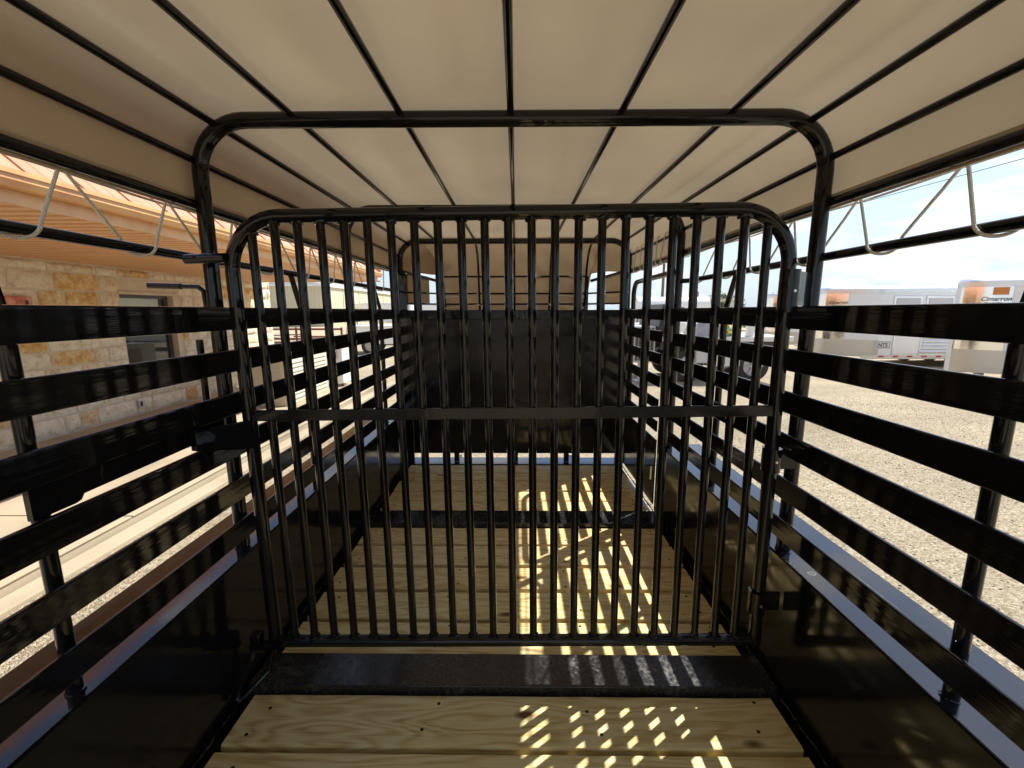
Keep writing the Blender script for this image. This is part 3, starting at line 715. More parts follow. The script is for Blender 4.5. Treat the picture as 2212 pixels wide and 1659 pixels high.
def stone_piece(y0, y1, z0, z1):
    mb = MB(); nu, nv = 6, 4; rnd = random.Random(int(y0*991+z0*77)); g_ = {}
    d0 = rnd.uniform(.022, .045)
    for i in range(nu+1):
        for j in range(nv+1):
            u, v = i/nu, j/nv; ed = i in (0, nu) or j in (0, nv)
            y = y0+(y1-y0)*u; z = z0+(z1-z0)*v
            ry = rnd.uniform(-.008, .008); rz = rnd.uniform(-.007, .007)
            cut = .012*(abs(u-.5)*2)**6*(abs(v-.5)*2)**6
            mb.v.append((XW+(.004 if ed else d0+rnd.uniform(-.012, .012)), y+ry+(cut if u < .5 else -cut), z+rz))
    for i in range(nu):
        for j in range(nv):
            a = i*(nv+1)+j; mb.f.append((a, a+nv+1, a+nv+2, a+1))
    bbuild(mb, 'stone', M_STONE, sharp=180)
courses = []
while zc < SZ-.02:
    h = rs.choice([.22, .26, .29, .32]); h = min(h, SZ-.01-zc)
    if SZ-.01-(zc+h) < .12: h = SZ-.01-zc
    y = 3.9+rs.uniform(-.3, 0)
    while y < 11.5:
        wd = rs.uniform(.38, .80) if rs.random() < .75 else rs.uniform(.22, .36)
        y1 = min(y+wd, 11.52)
        seg = [(y, y1)]
        if zc+h > WZ[0]-.02 and zc < WZ[1]+.05:      # clip at the window
            seg = []
            if y < WY[0]-.02: seg.append((y, min(y1, WY[0]+.004)))
            if y1 > WY[1]+.16: seg.append((max(y, WY[1]+.14), y1))
        for a, b in seg:
            if b-a > .07: stone_piece(a+.014, b-.014, zc+.013, zc+h-.013); nst += 1
        y = y1
    zc += h
print('stones', nst)
# window
WN = MB().box(XW-.14, XW-.10, WY[0], WY[1], WZ[1]-.055, WZ[1]).box(XW-.14, XW-.10, WY[1]-.075, WY[1], WZ[0], WZ[1]-.055).box(XW-.14, XW-.10, WY[0], WY[0]+.05, WZ[0], WZ[1]-.055).box(XW-.14, XW-.10, WY[0], WY[1], WZ[0]-.0, WZ[0]+.05)
win = bbuild(WN, 'window', M_DARKF)
MB().box(XW-.125, XW-.120, WY[0]+.04, WY[1]-.06, WZ[0]+.04, WZ[1]-.05).build('pane', M_GLASS, win)
MB().box(XW-.1195, XW-.1165, WY[0]+.055, WY[1]-.20, 1.17, WZ[1]-.06).build('shade', M_SHADE, win)
MB().box(XW-.116, XW-.115, WY[0]+.36, WY[0]+.66, 1.31, 1.36).build('notice', M_WHITE, win)
bbuild(MB().box(XW-.02, XW+.03, WY[0]-.03, WY[1]+.16, WZ[1]+.004, WZ[1]+.05, .006), 'lintel', M_MORTAR)
# soffit panels with ribs
sp_m = MB()
for q in range(2):
    a = .15*q
    sp_m.add([(XW+.002, a, SZ), (XE, a, SZ), (XE, a+.085, SZ), (XW+.002, a+.085, SZ), (XE, a+.092, SZ+.03), (XW+.002, a+.092, SZ+.03), (XE, a+.138, SZ+.03), (XW+.002, a+.138, SZ+.03), (XE, a+.15, SZ), (XW+.002, a+.15, SZ)],
             [(0, 3, 2, 1), (3, 5, 4, 2), (5, 7, 6, 4), (7, 9, 8, 6)])
spm = sp_m.mesh('soffit_panel', M_SOFF)
for k in range(-26, 28):
    o = bpy.data.objects.new('soffit_panel', spm); C.objects.link(o); o.parent = BD; o.location = Vector((0, 2.5+.3*k, 0))-BO
bbuild(MB().box(XE, XE+.022, -5.5, 10.60, 1.995, 2.12), 'fascia', M_GUTTER)
bbuild(MB().box(XW, XE+.022, 10.602, 10.625, 1.995, 2.12), 'fascia', M_GUTTER)
gut = MB().prism([(XE+.0225, 2.09), (XE+.10, 2.09), (XE+.13, 2.13), (XE+.13, 2.16), (XE+.145, 2.165), (XE+.145, 2.195), (XE+.0225, 2.195)], 1, -5.5, 10.66)
bbuild(gut, 'gutter', M_GUTTER, sharp=20)
# roof panels, each with its seam
PT = .88
def rz_(x): return 2.20+PT*(XE+.09-x)
x1 = XE+.09
def roof_piece(x0, near_end):
    """a roof sheet .4 wide; x0 = top end; near_end: how much shorter at its far edge (the hip)"""
    mb = MB(); xa, xb = x0, x0+near_end
    mb.add([(x1, 0, rz_(x1)), (x1, .40, rz_(x1)), (xb, .40, rz_(xb)), (xa, 0, rz_(xa)), (x1, 0, rz_(x1)-.03), (x1, .40, rz_(x1)-.03)], [(0, 1, 2, 3), (4, 5, 1, 0)])
    mb.add([(x1, .0, rz_(x1)+.002), (x1, .02, rz_(x1)+.002), (x1, .02, rz_(x1)+.016), (x1, .0, rz_(x1)+.016), (xa, .0, rz_(xa)), (xa, .02, rz_(xa)), (xa, .02, rz_(xa)+.016), (xa, .0, rz_(xa)+.016)],
           [(0, 1, 2, 3), (3, 2, 6, 7), (0, 3, 7, 4), (1, 5, 6, 2)])
    for q in (.13, .26):
        mb.add([(x1, q, rz_(x1)+.001), (x1, q+.012, rz_(x1)+.008), (x1, q+.024, rz_(x1)+.001), (xb, q, rz_(xb)+.001), (xb, q+.012, rz_(xb)+.008), (xb, q+.024, rz_(xb)+.001)], [(0, 1, 4, 3), (1, 2, 5, 4), (0, 2, 1)])
    return mb.mesh('roof_panel', M_ROOF, 20)
full = roof_piece(XE-7.6, 0)
for k in range(40):
    y = 10.24-.4*k; ln = 10.64-y
    me = full if ln >= 7.6 else roof_piece(XE+.09-ln, .4)
    o = bpy.data.objects.new('roof_panel', me); C.objects.link(o); o.parent = BD; o.location = Vector((0, y, 0))-BO
hp = MB(); zr_ = rz_(XE-7.6)
hp.add([(x1, 10.645, 2.20), (x1-7.69, 10.645-7.69, 2.20+PT*7.69), (x1-15.38, 10.645, 2.20)], [(0, 1, 2)])
bbuild(hp, 'hip_roof', M_ROOF)
bbuild(MB().tube([(x1, 10.65, 2.24), (x1-7.69, 10.65-7.69, 2.24+PT*7.69)], .05, 8), 'hip_cap', M_ROOF)
bbuild(MB().box(XE-10.3, XE+.022, 10.642, 10.70, 2.09, 2.195, .01), 'gutter', M_GUTTER)
# wall outlet
bx = MB().box(XW+.03, XW+.05, 7.16, 7.28, -.34, -.22, .004); ob = bbuild(bx, 'outlet_box', M_GREY)
MB().box(XW+.0505, XW+.056, 7.18, 7.225, -.32, -.24).build('outlet_cover', M_BLK, ob)
MB().tube([(XW+.04, 10.9, -.3), (XW+.04, 10.9, .12)], .02, 8).build('conduit', M_GREY, BD).location = -BO
# cactus plaque hanging on the stone wall
PQ = thing('wall_plaque', 'red desert scene plaque with cactus hanging on the stone wall', 'plaque', (XW+.05, 5.62, 1.38))
MB().box(0, .02, -.15, .16, -.14, .11, .006).build('plate', M_PLAQ, PQ)
MB().prism([(-.14, -.13), (-.02, .04), (.03, .04), (.05, .0), (.08, -.02), (.12, -.13)], 0, .021, .026).build('mesa', M_PLAQ2, PQ)
cm = MB(); cm.tube([(.03, .085, -.12), (.03, .085, .06)], .011, 8)
for s2, h in ((-.028, .0), (.028, -.03), (.05, -.06)): cm.tube([(.03, .085, -.07+h*.5), (.03, .085+s2, -.07+h*.5), (.03, .085+s2, -.01+h*.5)], .008, 6)
cm.build('cactus', M_DARKF, PQ)

# ------------------------------------------------------------------ things beside the building
CB = thing('louvred_cabinet', 'cream louvred metal cabinet standing on the walk past the stone building window', 'cabinet', (-4.55, 7.75, GZ+.1))
MB().box(-.35, .35, 0, 1.75, 0, .92, .012).build('casing', M_BEIGE2, CB)
for face in range(3):
    for k in range(9):
        z = .10+.085*k
        if face < 2:
            a = .08+.86*face
            lm = MB().prism([(.351, z), (.372, z+.004), (.351, z+.055)], 1, a, a+.74)
        else:
            lm = MB().add([(-.27, -.001, z), (.27, -.001, z), (.27, -.022, z+.004), (-.27, -.022, z+.004), (-.27, -.001, z+.055), (.27, -.001, z+.055)], [(0, 3, 2, 1), (3, 4, 5, 2), (0, 4, 3), (1, 2, 5)])
        lm.build('louvre', M_BEIGE2, CB)
MB().box(-.37, .37, -.02, 1.77, .921, .94, .005).build('lid', M_BEIGE2, CB)
WC = thing('mesh_cabinet', 'white metal cart with dark mesh windows, past the louvred cabinet', 'cart', (-4.25, 9.85, GZ+.1))
MB().box(-.25, .25, 0, .5, .08, 1.0, .02).build('body', M_WHITE, WC)
for z in (.62, .22):
    MB().prism([(-.17, z+.05), (-.10, z+.0), (.10, z), (.17, z+.05), (.17, z+.20), (.10, z+.25), (-.10, z+.25), (-.17, z+.20)], 1, -.012, -.001).build('mesh_window', M_GREY, WC)
    MB().prism([(-.12, z+.06), (.12, z+.06), (.12, z+.19), (-.12, z+.19)], 1, -.018, -.0125).build('mesh_window', M_DARKF, WC)
for sx in (-.2, .2): wheel(WC, sx, .1, .06, .06, .04)
# dark red pipe fences
def pipe_fence(x0, x1, y0, y1, zs, posts, label):
    t = thing('pipe_fence', label, 'fence', (x0, y0, GZ), 0, 'dark red pipe fences')
    d = Vector((x1-x0, y1-y0, 0))
    for z in zs: MB().tube([(0, 0, z), (d.x, d.y, z)], .035, 8).build('rail', M_PIPE, t)
    for k in range(posts):
        q = d*(k/(posts-1)); MB().tube([(q.x, q.y, 0), (q.x, q.y, zs[0]+.06)], .04, 8).build('post', M_PIPE, t)
pipe_fence(-9.6, -6.3, 15.6, 15.6, (1.20, .85, .45), 3, 'dark red pipe fence seen through the left slats past the building')
pipe_fence(7.5, 24, 27, 27, (1.35, 1.0, .6), 7, 'dark red pipe fence behind the white flatbed truck')
# rusty pipe stack
ST = thing('scrap_heap', 'heap of rusty pipes and panels lying on the ground beyond the left fence', 'scrap', (-11, 24, GZ))
rr = random.Random(4)
for k in range(26):
    x = rr.uniform(-4, 5); y = rr.uniform(-1.5, 1.5); z = rr.uniform(.05, .45); l = rr.uniform(1.5, 3.5); a = rr.uniform(-.4, .4)
    MB().tube([(x, y, z), (x+l*math.cos(a), y+l*math.sin(a), z+rr.uniform(-.1, .15))], rr.uniform(.03, .07), 6).build('pipe', M_RUST, ST)

# ------------------------------------------------------------------ far beige building
WB = thing('metal_warehouse', 'long beige metal warehouse beyond the stone building', 'building', (-23, 52, GZ))
MB().box(-14, 0, 0, 36, 0, 4.75).build('wall', M_BEIGE, WB)
MB().box(-14.2, .25, -.2, 36.2, 4.751, 5.05, .03).build('roof_edge', M_WHITE, WB)
MB().prism([(-14.1, 5.06), (.2, 5.06), (-7, 6.1)], 1, -.1, 36.1).build('roof', M_WHITE, WB)
for k in range(7): MB().box(.001, .06, .3+5.8*k, .45+5.8*k, 0, 4.74).build('pilaster', M_BEIGE2, WB)
for k in range(30): MB().box(-13.9+.46*k, -13.82+.46*k, -.04, -.001, 0, 4.74).build('rib', M_BEIGE, WB)
MB().box(-9.5, -6.3, -.06, -.0405, 0, 3.9).build('roller_door', M_GREY, WB)
for k in range(5): MB().box(.002, .05, 2.4+5.8*k, 4.2+5.8*k, 0, 2.2).build('door', M_BEIGE2, WB)

# ------------------------------------------------------------------ lettering
def text_mesh(body, size, mt, shear=0, extrude=.002):
    cu = bpy.data.curves.new('lettering', 'FONT'); cu.body = body; cu.size = size; cu.extrude = extrude; cu.shear = shear; cu.resolution_u = 3; cu.align_x = 'LEFT'; cu.offset = size*.018
    tmp = bpy.data.objects.new('tmp', cu); C.objects.link(tmp); bpy.context.view_layer.update()
    me = bpy.data.meshes.new_from_object(tmp); bpy.data.objects.remove(tmp); me.materials.clear(); me.materials.append(mt); me.name = 'lettering'
    return me
def text(body, size, mt, parent, loc, shear=0, rot=(PI/2, 0, 0)):
    o = bpy.data.objects.new('lettering', text_mesh(body, size, mt, shear)); C.objects.link(o); o.parent = parent; o.location = loc; o.rotation_euler = rot
    return o

# ------------------------------------------------------------------ white horse trailers on the right
def horse_trailer(x0, y0, Ln, label, nts_x, logo=True, detail=True, H=None, rz=0):
    """side towards -y at local y=0, nose at local x=0 ; z measured from the ground"""
    t = thing('horse_trailer', label, 'trailer', (x0, y0, GZ), rz, 'white horse trailers parked in the yard')
    Wd, zb, zt = 2.2, .34, 2.60
    if H: zt = H
    Sx = 1.22; ang = math.atan2(-.75, Sx-.22)      # V nose: tip at (0, 1.1), sides start at x = Sx
    def nose(off=0):
        c, s2 = math.cos(ang), math.sin(ang); nx_, ny_ = s2, -c        # outward normal of the near V face
        pts = [(off, 1.1)]+[(.06+off*.9, .93), (.20-nx_*off, .76-ny_*off), (Sx-.15-nx_*off, .115-ny_*off), (Sx-.02-nx_*off*.6, .03+off), (Sx+.12, off)]
        return pts
    def plan(off=0):
        p = nose(off); q = [(x, Wd-y) for x, y in p[1:]][::-1]
        return p+[(Ln-.1, off), (Ln-off, .1), (Ln-off, Wd-.1), (Ln-.1, Wd-off)]+q
    def loft(levels, name, mt):
        mb = MB(); base = None; n = len(plan())
        for z, off in levels:
            for q in plan(off): mb.v.append((q[0], q[1], z))
        for i in range(len(levels)-1):
            for k in range(n):
                a = i*n+k; b = i*n+(k+1) % n; mb.f.append((a, b, b+n, a+n))
        mb.f.append(tuple(reversed(range(n)))); mb.f.append(tuple(range((len(levels)-1)*n, len(levels)*n)))
        return mb.build(name, mt, t, sharp=35)
    loft([(zb, 0), (zt-.22, 0)], 'body', M_WHITE2)
    loft([(zt-.219, -.012), (zt-.10, -.012), (zt-.03, .05), (zt, .16)], 'roof', M_ALU)
    # polished nose with diamond plate foot
    def strip(pts, z0, z1, name, mt):
        mb = MB(); n = len(pts); mb.flat = False
        for z in (z0, z1):
            for q in pts: mb.v.append((q[0], q[1], z))
        for k in range(n-1): mb.f.append((k, k+1, n+k+1, n+k))
        mb.build(name, mt, t, sharp=60)
    P0 = nose(-.012); mid = tuple(P0[2][i]+(P0[3][i]-P0[2][i])*.42 for i in (0, 1))
    strip(P0[:3]+[mid], zb+.55, zt-.22, 'nose_trim', M_CHROME)
    strip([(x-.002, y-.002) for x, y in P0], zb, zb+.545, 'diamond_plate', M_DIAM)
    pa = tuple(P0[2][i]+(P0[3][i]-P0[2][i])*.12-.004 for i in (0, 1)); pb = tuple(P0[2][i]+(P0[3][i]-P0[2][i])*.36-.004 for i in (0, 1))
    if nts_x > 2: strip([pa, pb], zt-.41, zt-.235, 'reflection_panel', M_ORANGE)  # orange reflection in the polished nose, put in as a coloured strip
    if logo:
        rot = (PI/2, 0, ang); nx_, ny_ = math.sin(ang), -math.cos(ang)
        text('Cimarron', .155, M_BLK, t, (P0[2][0]+nx_*.012-.06*math.cos(ang), P0[2][1]+ny_*.012-.06*math.sin(ang), zt-.545), shear=.3, rot=rot).scale = (.82, .85, 1)
        text('TRAILERS', .07, M_BLK, t, (P0[2][0]+nx_*.012, P0[2][1]+ny_*.012, zt-.63), shear=.3, rot=rot)
    if detail:
        # drop windows, doors, slatted lower side, tape, wheel
        for k in range(3):
            x = Sx+.40+1.02*k
            if x+1 > Ln: break
            MB().box(x, x+.90, -.022, -.001, 1.75, 2.29, .01).build('window_frame', M_ALU, t)
            MB().box(x+.08, x+.82, -.028, -.0225, 1.83, 2.21, .01).build('window', M_GREY, t)
        dd = MB().box(nts_x+.52, nts_x+1.32, -.024, -.001, .45, 1.55, .01).build('side_door', M_WHITE2, t)
        MB().box(nts_x+.47, nts_x+.515, -.03, -.001, .42, 1.56).build('door_trim', M_ALU, t); MB().box(nts_x+1.325, nts_x+1.37, -.03, -.001, .42, 1.56).build('door_trim', M_ALU, t)
        MB().box(nts_x+.75, nts_x+.86, -.04, -.0245, 1.36, 1.40).build('handle', M_BLK, dd)
        for k in range(9):
            z = .46+.115*k
            MB().prism([(-.001, z), (-.028, z+.03), (-.028, z+.06), (-.001, z+.10)], 0, nts_x+1.38, min(nts_x+4.6, Ln-.1)).build('side_slat', M_ALU, t)
        MB().box(nts_x-.06, nts_x+.42, -.012, -.001, .62, .86).build('sign_plate', M_WHITE, t)
        MB().box(nts_x-.03, nts_x+.39, -.016, -.0125, .64, .84).build('sign_border', M_BLK, t)
        MB().box(nts_x-.015, nts_x+.375, -.018, -.0165, .655, .825).build('sign_face', M_WHITE, t)
        text('NTS', .165, M_BLK, t, (nts_x+.012, -.020, .68))
        x = Sx+.15; k = 0
        while x < Ln-.4:
            if k % 2 == 0: MB().box(x, x+.17, -.018, -.013, zb-.0, zb+.055).build('red_tape', M_REDT, t)
            x += .23; k += 1
        MB().box(.8, Ln-.05, -.0125, -.001, zb-.06, zb+.06).build('side_sill', M_ALU, t)
        wx = nts_x+2.75
        for q in (0, .95):
            if wx+q+.5 > Ln: break
            wheel(t, wx+q, .12, .38, .38, .22, 'y'); wheel(t, wx+q, Wd-.12, .38, .38, .22, 'y')
        mbf = MB(); fa = arc(wx+.47, .36, .98, 178, 2, 16); fa2 = arc(wx+.47, .36, .90, 178, 2, 16)
        n = len(fa)
        for (a, b) in zip(fa, fa2): mbf.v += [(a[0], -.10, .36+(a[1]-.36)*.52), (a[0], .05, .36+(a[1]-.36)*.52), (b[0], -.10, .36+(b[1]-.36)*.50), (b[0], .05, .36+(b[1]-.36)*.50)]
        for k in range(n-1):
            for (p_, q_) in ((0, 1), (1, 3), (3, 2), (2, 0)): mbf.f.append((k*4+p_, k*4+q_, k*4+4+q_, k*4+4+p_))
        mbf.build('fender', M_ALU, t)
        for k in range(3):
            MB().box(2.2+1.4*k, 2.75+1.4*k, .7, 1.25, zt+.001, zt+.05, .015).build('roof_vent', M_WHITE, t)
    # gooseneck jack leg
    MB().box(.55, .68, .9, 1.03, .0, zb).build('jack_leg', M_GREY, t)
    return t
horse_trailer(10.9, 9.75, 8.2, 'nearest white horse trailer at right edge with polished nose and black lettering', 2.2)
horse_trailer(10.35, 14.0, 9.0, 'middle white horse trailer with a black sign panel and slatted side', 1.30)
horse_trailer(11.4, 19.0, 9.0, 'farthest of the three white horse trailers, nose beside the red fence', 1.35)
# far row
horse_trailer(-23, 60, 8.5, 'white trailer far off in front of the beige warehouse', 3, logo=False, detail=False, H=2.9)
horse_trailer(-13.5, 58, 7, 'white trailer far off, right of the other one by the warehouse', 3, logo=False, detail=False, H=2.7)

# ------------------------------------------------------------------ pickups
def pickup(x, y, rz, label, mt=M_WHITE2):
    t = thing('pickup_truck', label, 'truck', (x, y, GZ), rz, 'white pickup trucks parked beyond the trailer')
    body = [(-2.7, .45), (2.65, .45), (2.72, .62), (2.7, .95), (2.55, 1.10), (1.35, 1.18), (-.62, 1.18), (-.66, 1.22), (-2.7, 1.22)]
    MB().prism(body, 1, -.95, .95).build('body', mt, t)
    cab = [(-.60, 1.181), (1.30, 1.181), (.75, 1.80), (.55, 1.86), (-.35, 1.86), (-.52, 1.80)]
    MB().prism(cab, 1, -.80, .80).build('cab', mt, t)
    MB().prism([(-.42, 1.24), (1.08, 1.24), (.66, 1.74), (-.36, 1.74)], 1, -.812, .812).build('side_window', M_GLASS, t)
    ws = MB().add([(1.285, -.70, 1.22), (1.285, .70, 1.22), (.80, .66, 1.78), (.80, -.66, 1.78)], [(0, 1, 2, 3)]); ws.build('windscreen', M_GLASS, t)
    rw = MB().box(-.60, -.575, -.62, .62, 1.32, 1.70); rw.build('rear_window', M_GLASS, t)
    for sx in (-1.75, 1.75):
        for sy in (-.86, .86): wheel(t, sx, sy, .38, .38, .24, 'y')
    for sy in (-.78, .78):
        MB().box(-2.73, -2.695, sy-.09, sy+.09, .85, 1.15).build('tail_light', M_REDT, t); MB().box(2.66, 2.715, sy-.14, sy+.14, .78, .95).build('headlight', M_ALU, t)
    MB().box(2.70, 2.80, -.9, .9, .48, .66, .02).build('bumper', M_ALU, t)
    MB().box(-2.80, -2.71, -.9, .9, .48, .66, .02).build('bumper', M_ALU, t)
    return t
pickup(-4.6, 19.5, R(8), 'white pickup truck beyond the front wall, left of centre')
pickup(4.7, 21.5, R(184), 'white pickup truck beyond the front wall, right of centre')
pickup(9.8, 27.5-3, R(90), 'white pickup truck parked nose away near the tanker')
pickup(-8.0, 40, R(20), 'small far white pickup truck left of the others')

# ------------------------------------------------------------------ white flatbed truck on the right
FB = thing('flatbed_truck', 'white flatbed service truck with black rack and steel boxes, outside the right slats', 'truck', (0, 0, GZ))
def fb(mb, name, mt, parent=FB, **kw): return mb.build(name, mt, parent, **kw)
fb(MB().box(3.75, 7.05, 11.0, 13.0, 1.06, 1.18, .01), 'deck', M_WHITE)
fb(MB().box(3.9, 6.9, 11.5, 11.65, .80, 1.055), 'chassis_rail', M_DARKF); fb(MB().box(3.9, 6.9, 12.35, 12.5, .80, 1.055), 'chassis_rail', M_DARKF)
bx_ = fb(MB().box(4.95, 5.75, 11.03, 11.45, .42, 1.055, .015), 'tool_box', M_WHITE)
MB().box(5.34, 5.36, 11.02, 11.029, .46, 1.02).build('box_door_gap', M_BLK, bx_)
b2 = fb(MB().box(4.62, 4.93, 11.03, 11.45, .50, 1.055, .03), 'fuel_tank', M_GREY)
MB().box(5.0, 5.16, 11.022, 11.029, .93, .99).build('sticker', M_PLASTICB, bx_)
for x in (4.45, 6.15):
    wheel(FB, x, 11.25, .42, .42, .26, 'y'); wheel(FB, x, 12.7, .42, .42, .26, 'y')
    fb(MB().tube([(x+.50*math.cos(a), 11.25, .45+.50*math.sin(a)) for a in [PI*k/10 for k in range(11)]], .03, 6), 'mudguard', M_DARKF)
rk_ = fb(MB().prism([(3.62, 1.19), (3.92, 1.19), (3.99, 1.95), (3.93, 2.0), (3.72, 2.0)], 1, 11.1, 12.9), 'headache_rack', M_DARKF)
for k in range(6): MB().box(3.66+.05*k, 3.675+.05*k, 11.08, 11.0995, 1.25, 1.93).build('rack_rib', M_BLK, rk_)
fb(MB().box(3.98, 4.35, 11.3, 12.7, 1.86, 1.93, .01), 'rack_top', M_DARKF)
fb(MB().box(5.93, 6.09, 11.1, 11.26, 1.181, 1.75, .01), 'stake_post', M_WHITE)
fb(MB().box(6.70, 6.80, 11.08, 11.16, 1.181, 1.72, .01), 'stake_post', M_GREY)
lean = fb(MB().add([(4.30, 11.1, 1.18), (4.40, 11.1, 1.18), (4.62, 11.1, 1.78), (4.52, 11.1, 1.80), (4.30, 11.2, 1.18), (4.40, 11.2, 1.18), (4.62, 11.2, 1.78), (4.52, 11.2, 1.80)], [(0, 1, 2, 3), (7, 6, 5, 4), (0, 4, 5, 1), (1, 5, 6, 2), (2, 6, 7, 3), (3, 7, 4, 0)]), 'leaning_stay', M_WHITE)
# front unit: dark machinery under the rack
fb(MB().box(3.05, 3.62, 11.2, 12.8, .5, 1.45, .03), 'engine_cover', M_GREY)
for k in range(5): fb(MB().box(3.10+.1*k, 3.16+.1*k, 11.15, 11.199, .56, 1.40), 'cover_slat', M_DARKF)
fb(MB().tube([(3.3, 11.4, .0), (3.3, 11.4, .5)], .06, 8), 'jack_leg', M_GREY); fb(MB().tube([(3.3, 12.6, .0), (3.3, 12.6, .5)], .06, 8), 'jack_leg', M_GREY)
fb(MB().box(3.16, 3.44, 11.26, 11.54, 0, .02), 'jack_foot', M_GREY)
# loads on the deck
rc = random.Random(2)
def blob(cx, cy, cz, rx, ry, rz, mt, name, label, cat, seed):
    mb = MB(); nu, nv = 18, 10
    for i in range(nu):
        for j in range(nv+1):
            a = 2*PI*i/nu; b = PI/2*(j/nv); n_ = 1+.28*mn.noise(Vector((math.cos(a)*2+seed, math.sin(a)*2, b*2)))
            mb.v.append((cx+rx*math.cos(a)*math.cos(b)*n_, cy+ry*math.sin(a)*math.cos(b)*n_, cz+rz*math.sin(b)*n_))
    for i in range(nu):
        for j in range(nv):
            a = i*(nv+1)+j; b = ((i+1) % nu)*(nv+1)+j; mb.f.append((a, b, b+1, a+1))
    o = mb.build(name, mt, None, sharp=60); o['label'] = label; o['category'] = cat
blob(5.02, 11.35, GZ+1.18, .32, .3, .60, M_SHEETG, 'plastic_bundle', 'grey plastic sheet bundle on the flatbed truck deck', 'bundle', 1)
blob(5.42, 11.25, GZ+1.18, .20, .22, .30, M_YEL, 'patterned_cloth', 'yellow and green patterned cloth heaped on the flatbed deck', 'cloth', 4)
o = MB().grid(lambda u, v: (5.02+.22*u+.02*math.sin(v*6), 10.985-.02*math.sin(u*9+v*3), GZ+1.20-.52*v*(1-.5*abs(u-.4))), 10, 10).build('hanging_cloth', M_YEL)
o['label'] = 'yellow patterned cloth hanging over the edge of the flatbed deck'; o['category'] = 'cloth'

# ------------------------------------------------------------------ tanker and sheds, poles, trees beyond
TK = thing('tank_trailer', 'white cylindrical tank trailer standing beyond the trailer front right', 'tanker', (13.4, 38, GZ))
mb = MB(); mb.tube([(-3.2, 0, 2.15), (-3.05, 0, 2.15), (3.05, 0, 2.15), (3.2, 0, 2.15)], .85, 24, radii=[.55, .85, .85, .55]); mb.build('tank', M_WHITE2, TK)
MB().box(-3, 3, -.5, .5, .8, 1.3).build('frame', M_GREY, TK)
MB().box(-.4, .4, -.3, .3, 3.0, 3.12, .02).build('hatch', M_ALU, TK)
for x in (-2.2, -1.2, 2.0):
    for y in (-.8, .8): wheel(TK, x, y, .5, .5, .3, 'y')
SH = thing('open_shed', 'low open shed with flat metal roof beyond the flatbed truck', 'shed', (24, 60, GZ))
MB().box(-1.5, 7.2, 0, 7, 3.05, 3.38, .02).build('roof', M_BEIGE2, SH)
for x in (-1.0, 2, 4.8, 6.9):
    for y in (.3, 6.7): MB().box(x-.1, x+.1, y-.1, y+.1, 0, 3.05).build('post', M_DARKF, SH)
MB().box(-1, 7, 6.8, 6.9, 0, 2.9).build('back_wall', M_RUST, SH)
MB().box(5.2, 7.0, .2, .3, 0, 3.0).build('side_wall', M_GREY, SH)
def pole(x, y, h, r, label, arm=True):
    t = thing('utility_pole', label, 'pole', (x, y, GZ), 0, 'utility poles in the yard')
    MB().tube([(0, 0, 0), (0, 0, h)], r, 10, radii=[r, r*.75]).build('shaft', M_WOODP, t)
    if arm:
        MB().box(-1.1, 1.1, -.06, .06, h-.9, h-.76).build('crossarm', M_WOODP, t)
        for q in (-1, 0, 1): MB().tube([(q, 0, h-.76), (q, 0, h-.55)], .05, 8).build('insulator', M_GREY, t)
pole(15.6, 47, 9.2, .17, 'thick wooden utility pole rising behind the arched side door')
pole(33, 80, 5.2, .12, 'thin short utility pole standing beyond the low shed', False)
pole(22.5, -8, 9.2, .17, 'wooden utility pole behind the camera carrying the near end of the wire')
pl = MB(); A = Vector((22.5, -8, GZ+7.95)); B = Vector((15.6, 47, GZ+7.75)); pts = []
for k in range(41):
    u = k/40; q = A.lerp(B, u); q.z -= 4*.35*u*(1-u); pts.append(q)
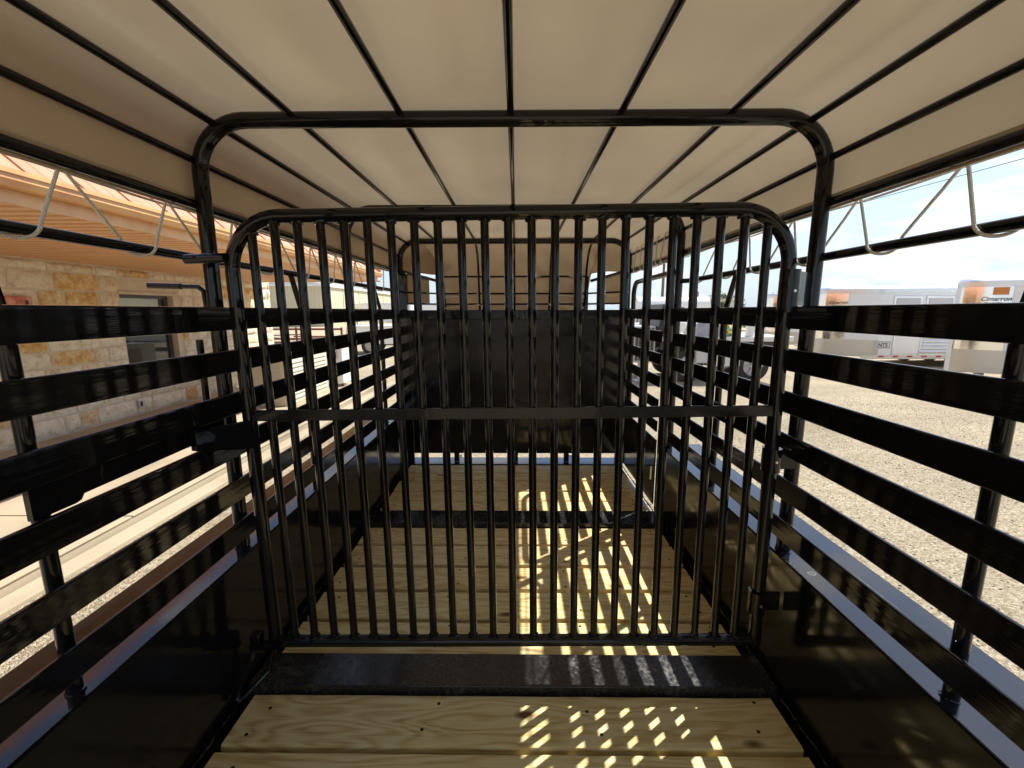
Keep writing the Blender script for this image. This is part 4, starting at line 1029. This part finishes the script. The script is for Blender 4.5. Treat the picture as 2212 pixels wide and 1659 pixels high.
pl.tube(pts, .016, 5); o = pl.build('power_line', M_BLK); o['label'] = 'single black power line crossing the sky on the right'; o['category'] = 'wire'
def tree(x, y, h, w_, label, seed, n=1400):
    t = thing('leafy_tree', label, 'tree', (x, y, GZ), 0, 'trees on the horizon')
    rnd = random.Random(seed); tk = MB().tube([(0, 0, 0), (.1, 0, h*.3), (0, .1, h*.6)], .2, 7, radii=[h*.045, h*.03, h*.012])
    cl = []
    for k in range(9):
        a = rnd.random()*2*PI; q = (rnd.uniform(.1, .7)*w_*.5*math.cos(a), rnd.uniform(.1, .7)*w_*.5*math.sin(a), h*rnd.uniform(.45, .85)); cl.append((q, w_*rnd.uniform(.16, .28)))
        tk.tube([(0, 0, h*.35), (q[0]*.6, q[1]*.6, (h*.35+q[2])/2), q], .05, 5, radii=[h*.02, h*.012, h*.004])
    tk.build('trunk', M_BARK, t)
    cr_ = MB()
    for k in range(n):
        c, r = rnd.choice(cl); d = Vector((rnd.gauss(0, 1), rnd.gauss(0, 1), rnd.gauss(0, .8))).normalized()*r*rnd.uniform(.5, 1.05)
        p0 = Vector(c)+d; s2 = h*.03*rnd.uniform(.6, 1.4); a = Vector((rnd.gauss(0, 1), rnd.gauss(0, 1), rnd.gauss(0, 1))).normalized(); b = a.cross(Vector((.3, .5, .8))).normalized()
        cr_.add([p0-a*s2, p0+b*s2*.7, p0+a*s2, p0-b*s2*.7], [(0, 1, 2, 3)])
    cr_.build('crown', M_GREEN, t, sharp=180)
for i, (x, y, h, w_) in enumerate([(35, 78, 4.9, 7), (38.5, 80, 4.4, 6), (46, 78, 4.1, 9), (50, 80, 4.6, 8), (60, 90, 4.0, 9), (68, 84, 4.4, 8), (-33, 120, 5, 9), (31, 64, 2.6, 3)]):
    tree(x, y, h, w_, ['round green tree rising just behind the shed roof', 'lower green tree beside the shed tree', 'wide green tree left of the far horse trailer', 'tall green tree left of the far horse trailer', 'distant tree behind the far horse trailer', 'distant tree right of the far horse trailer', 'distant tree beyond the warehouse', 'small bush standing in front of the low shed'][i], i+1)
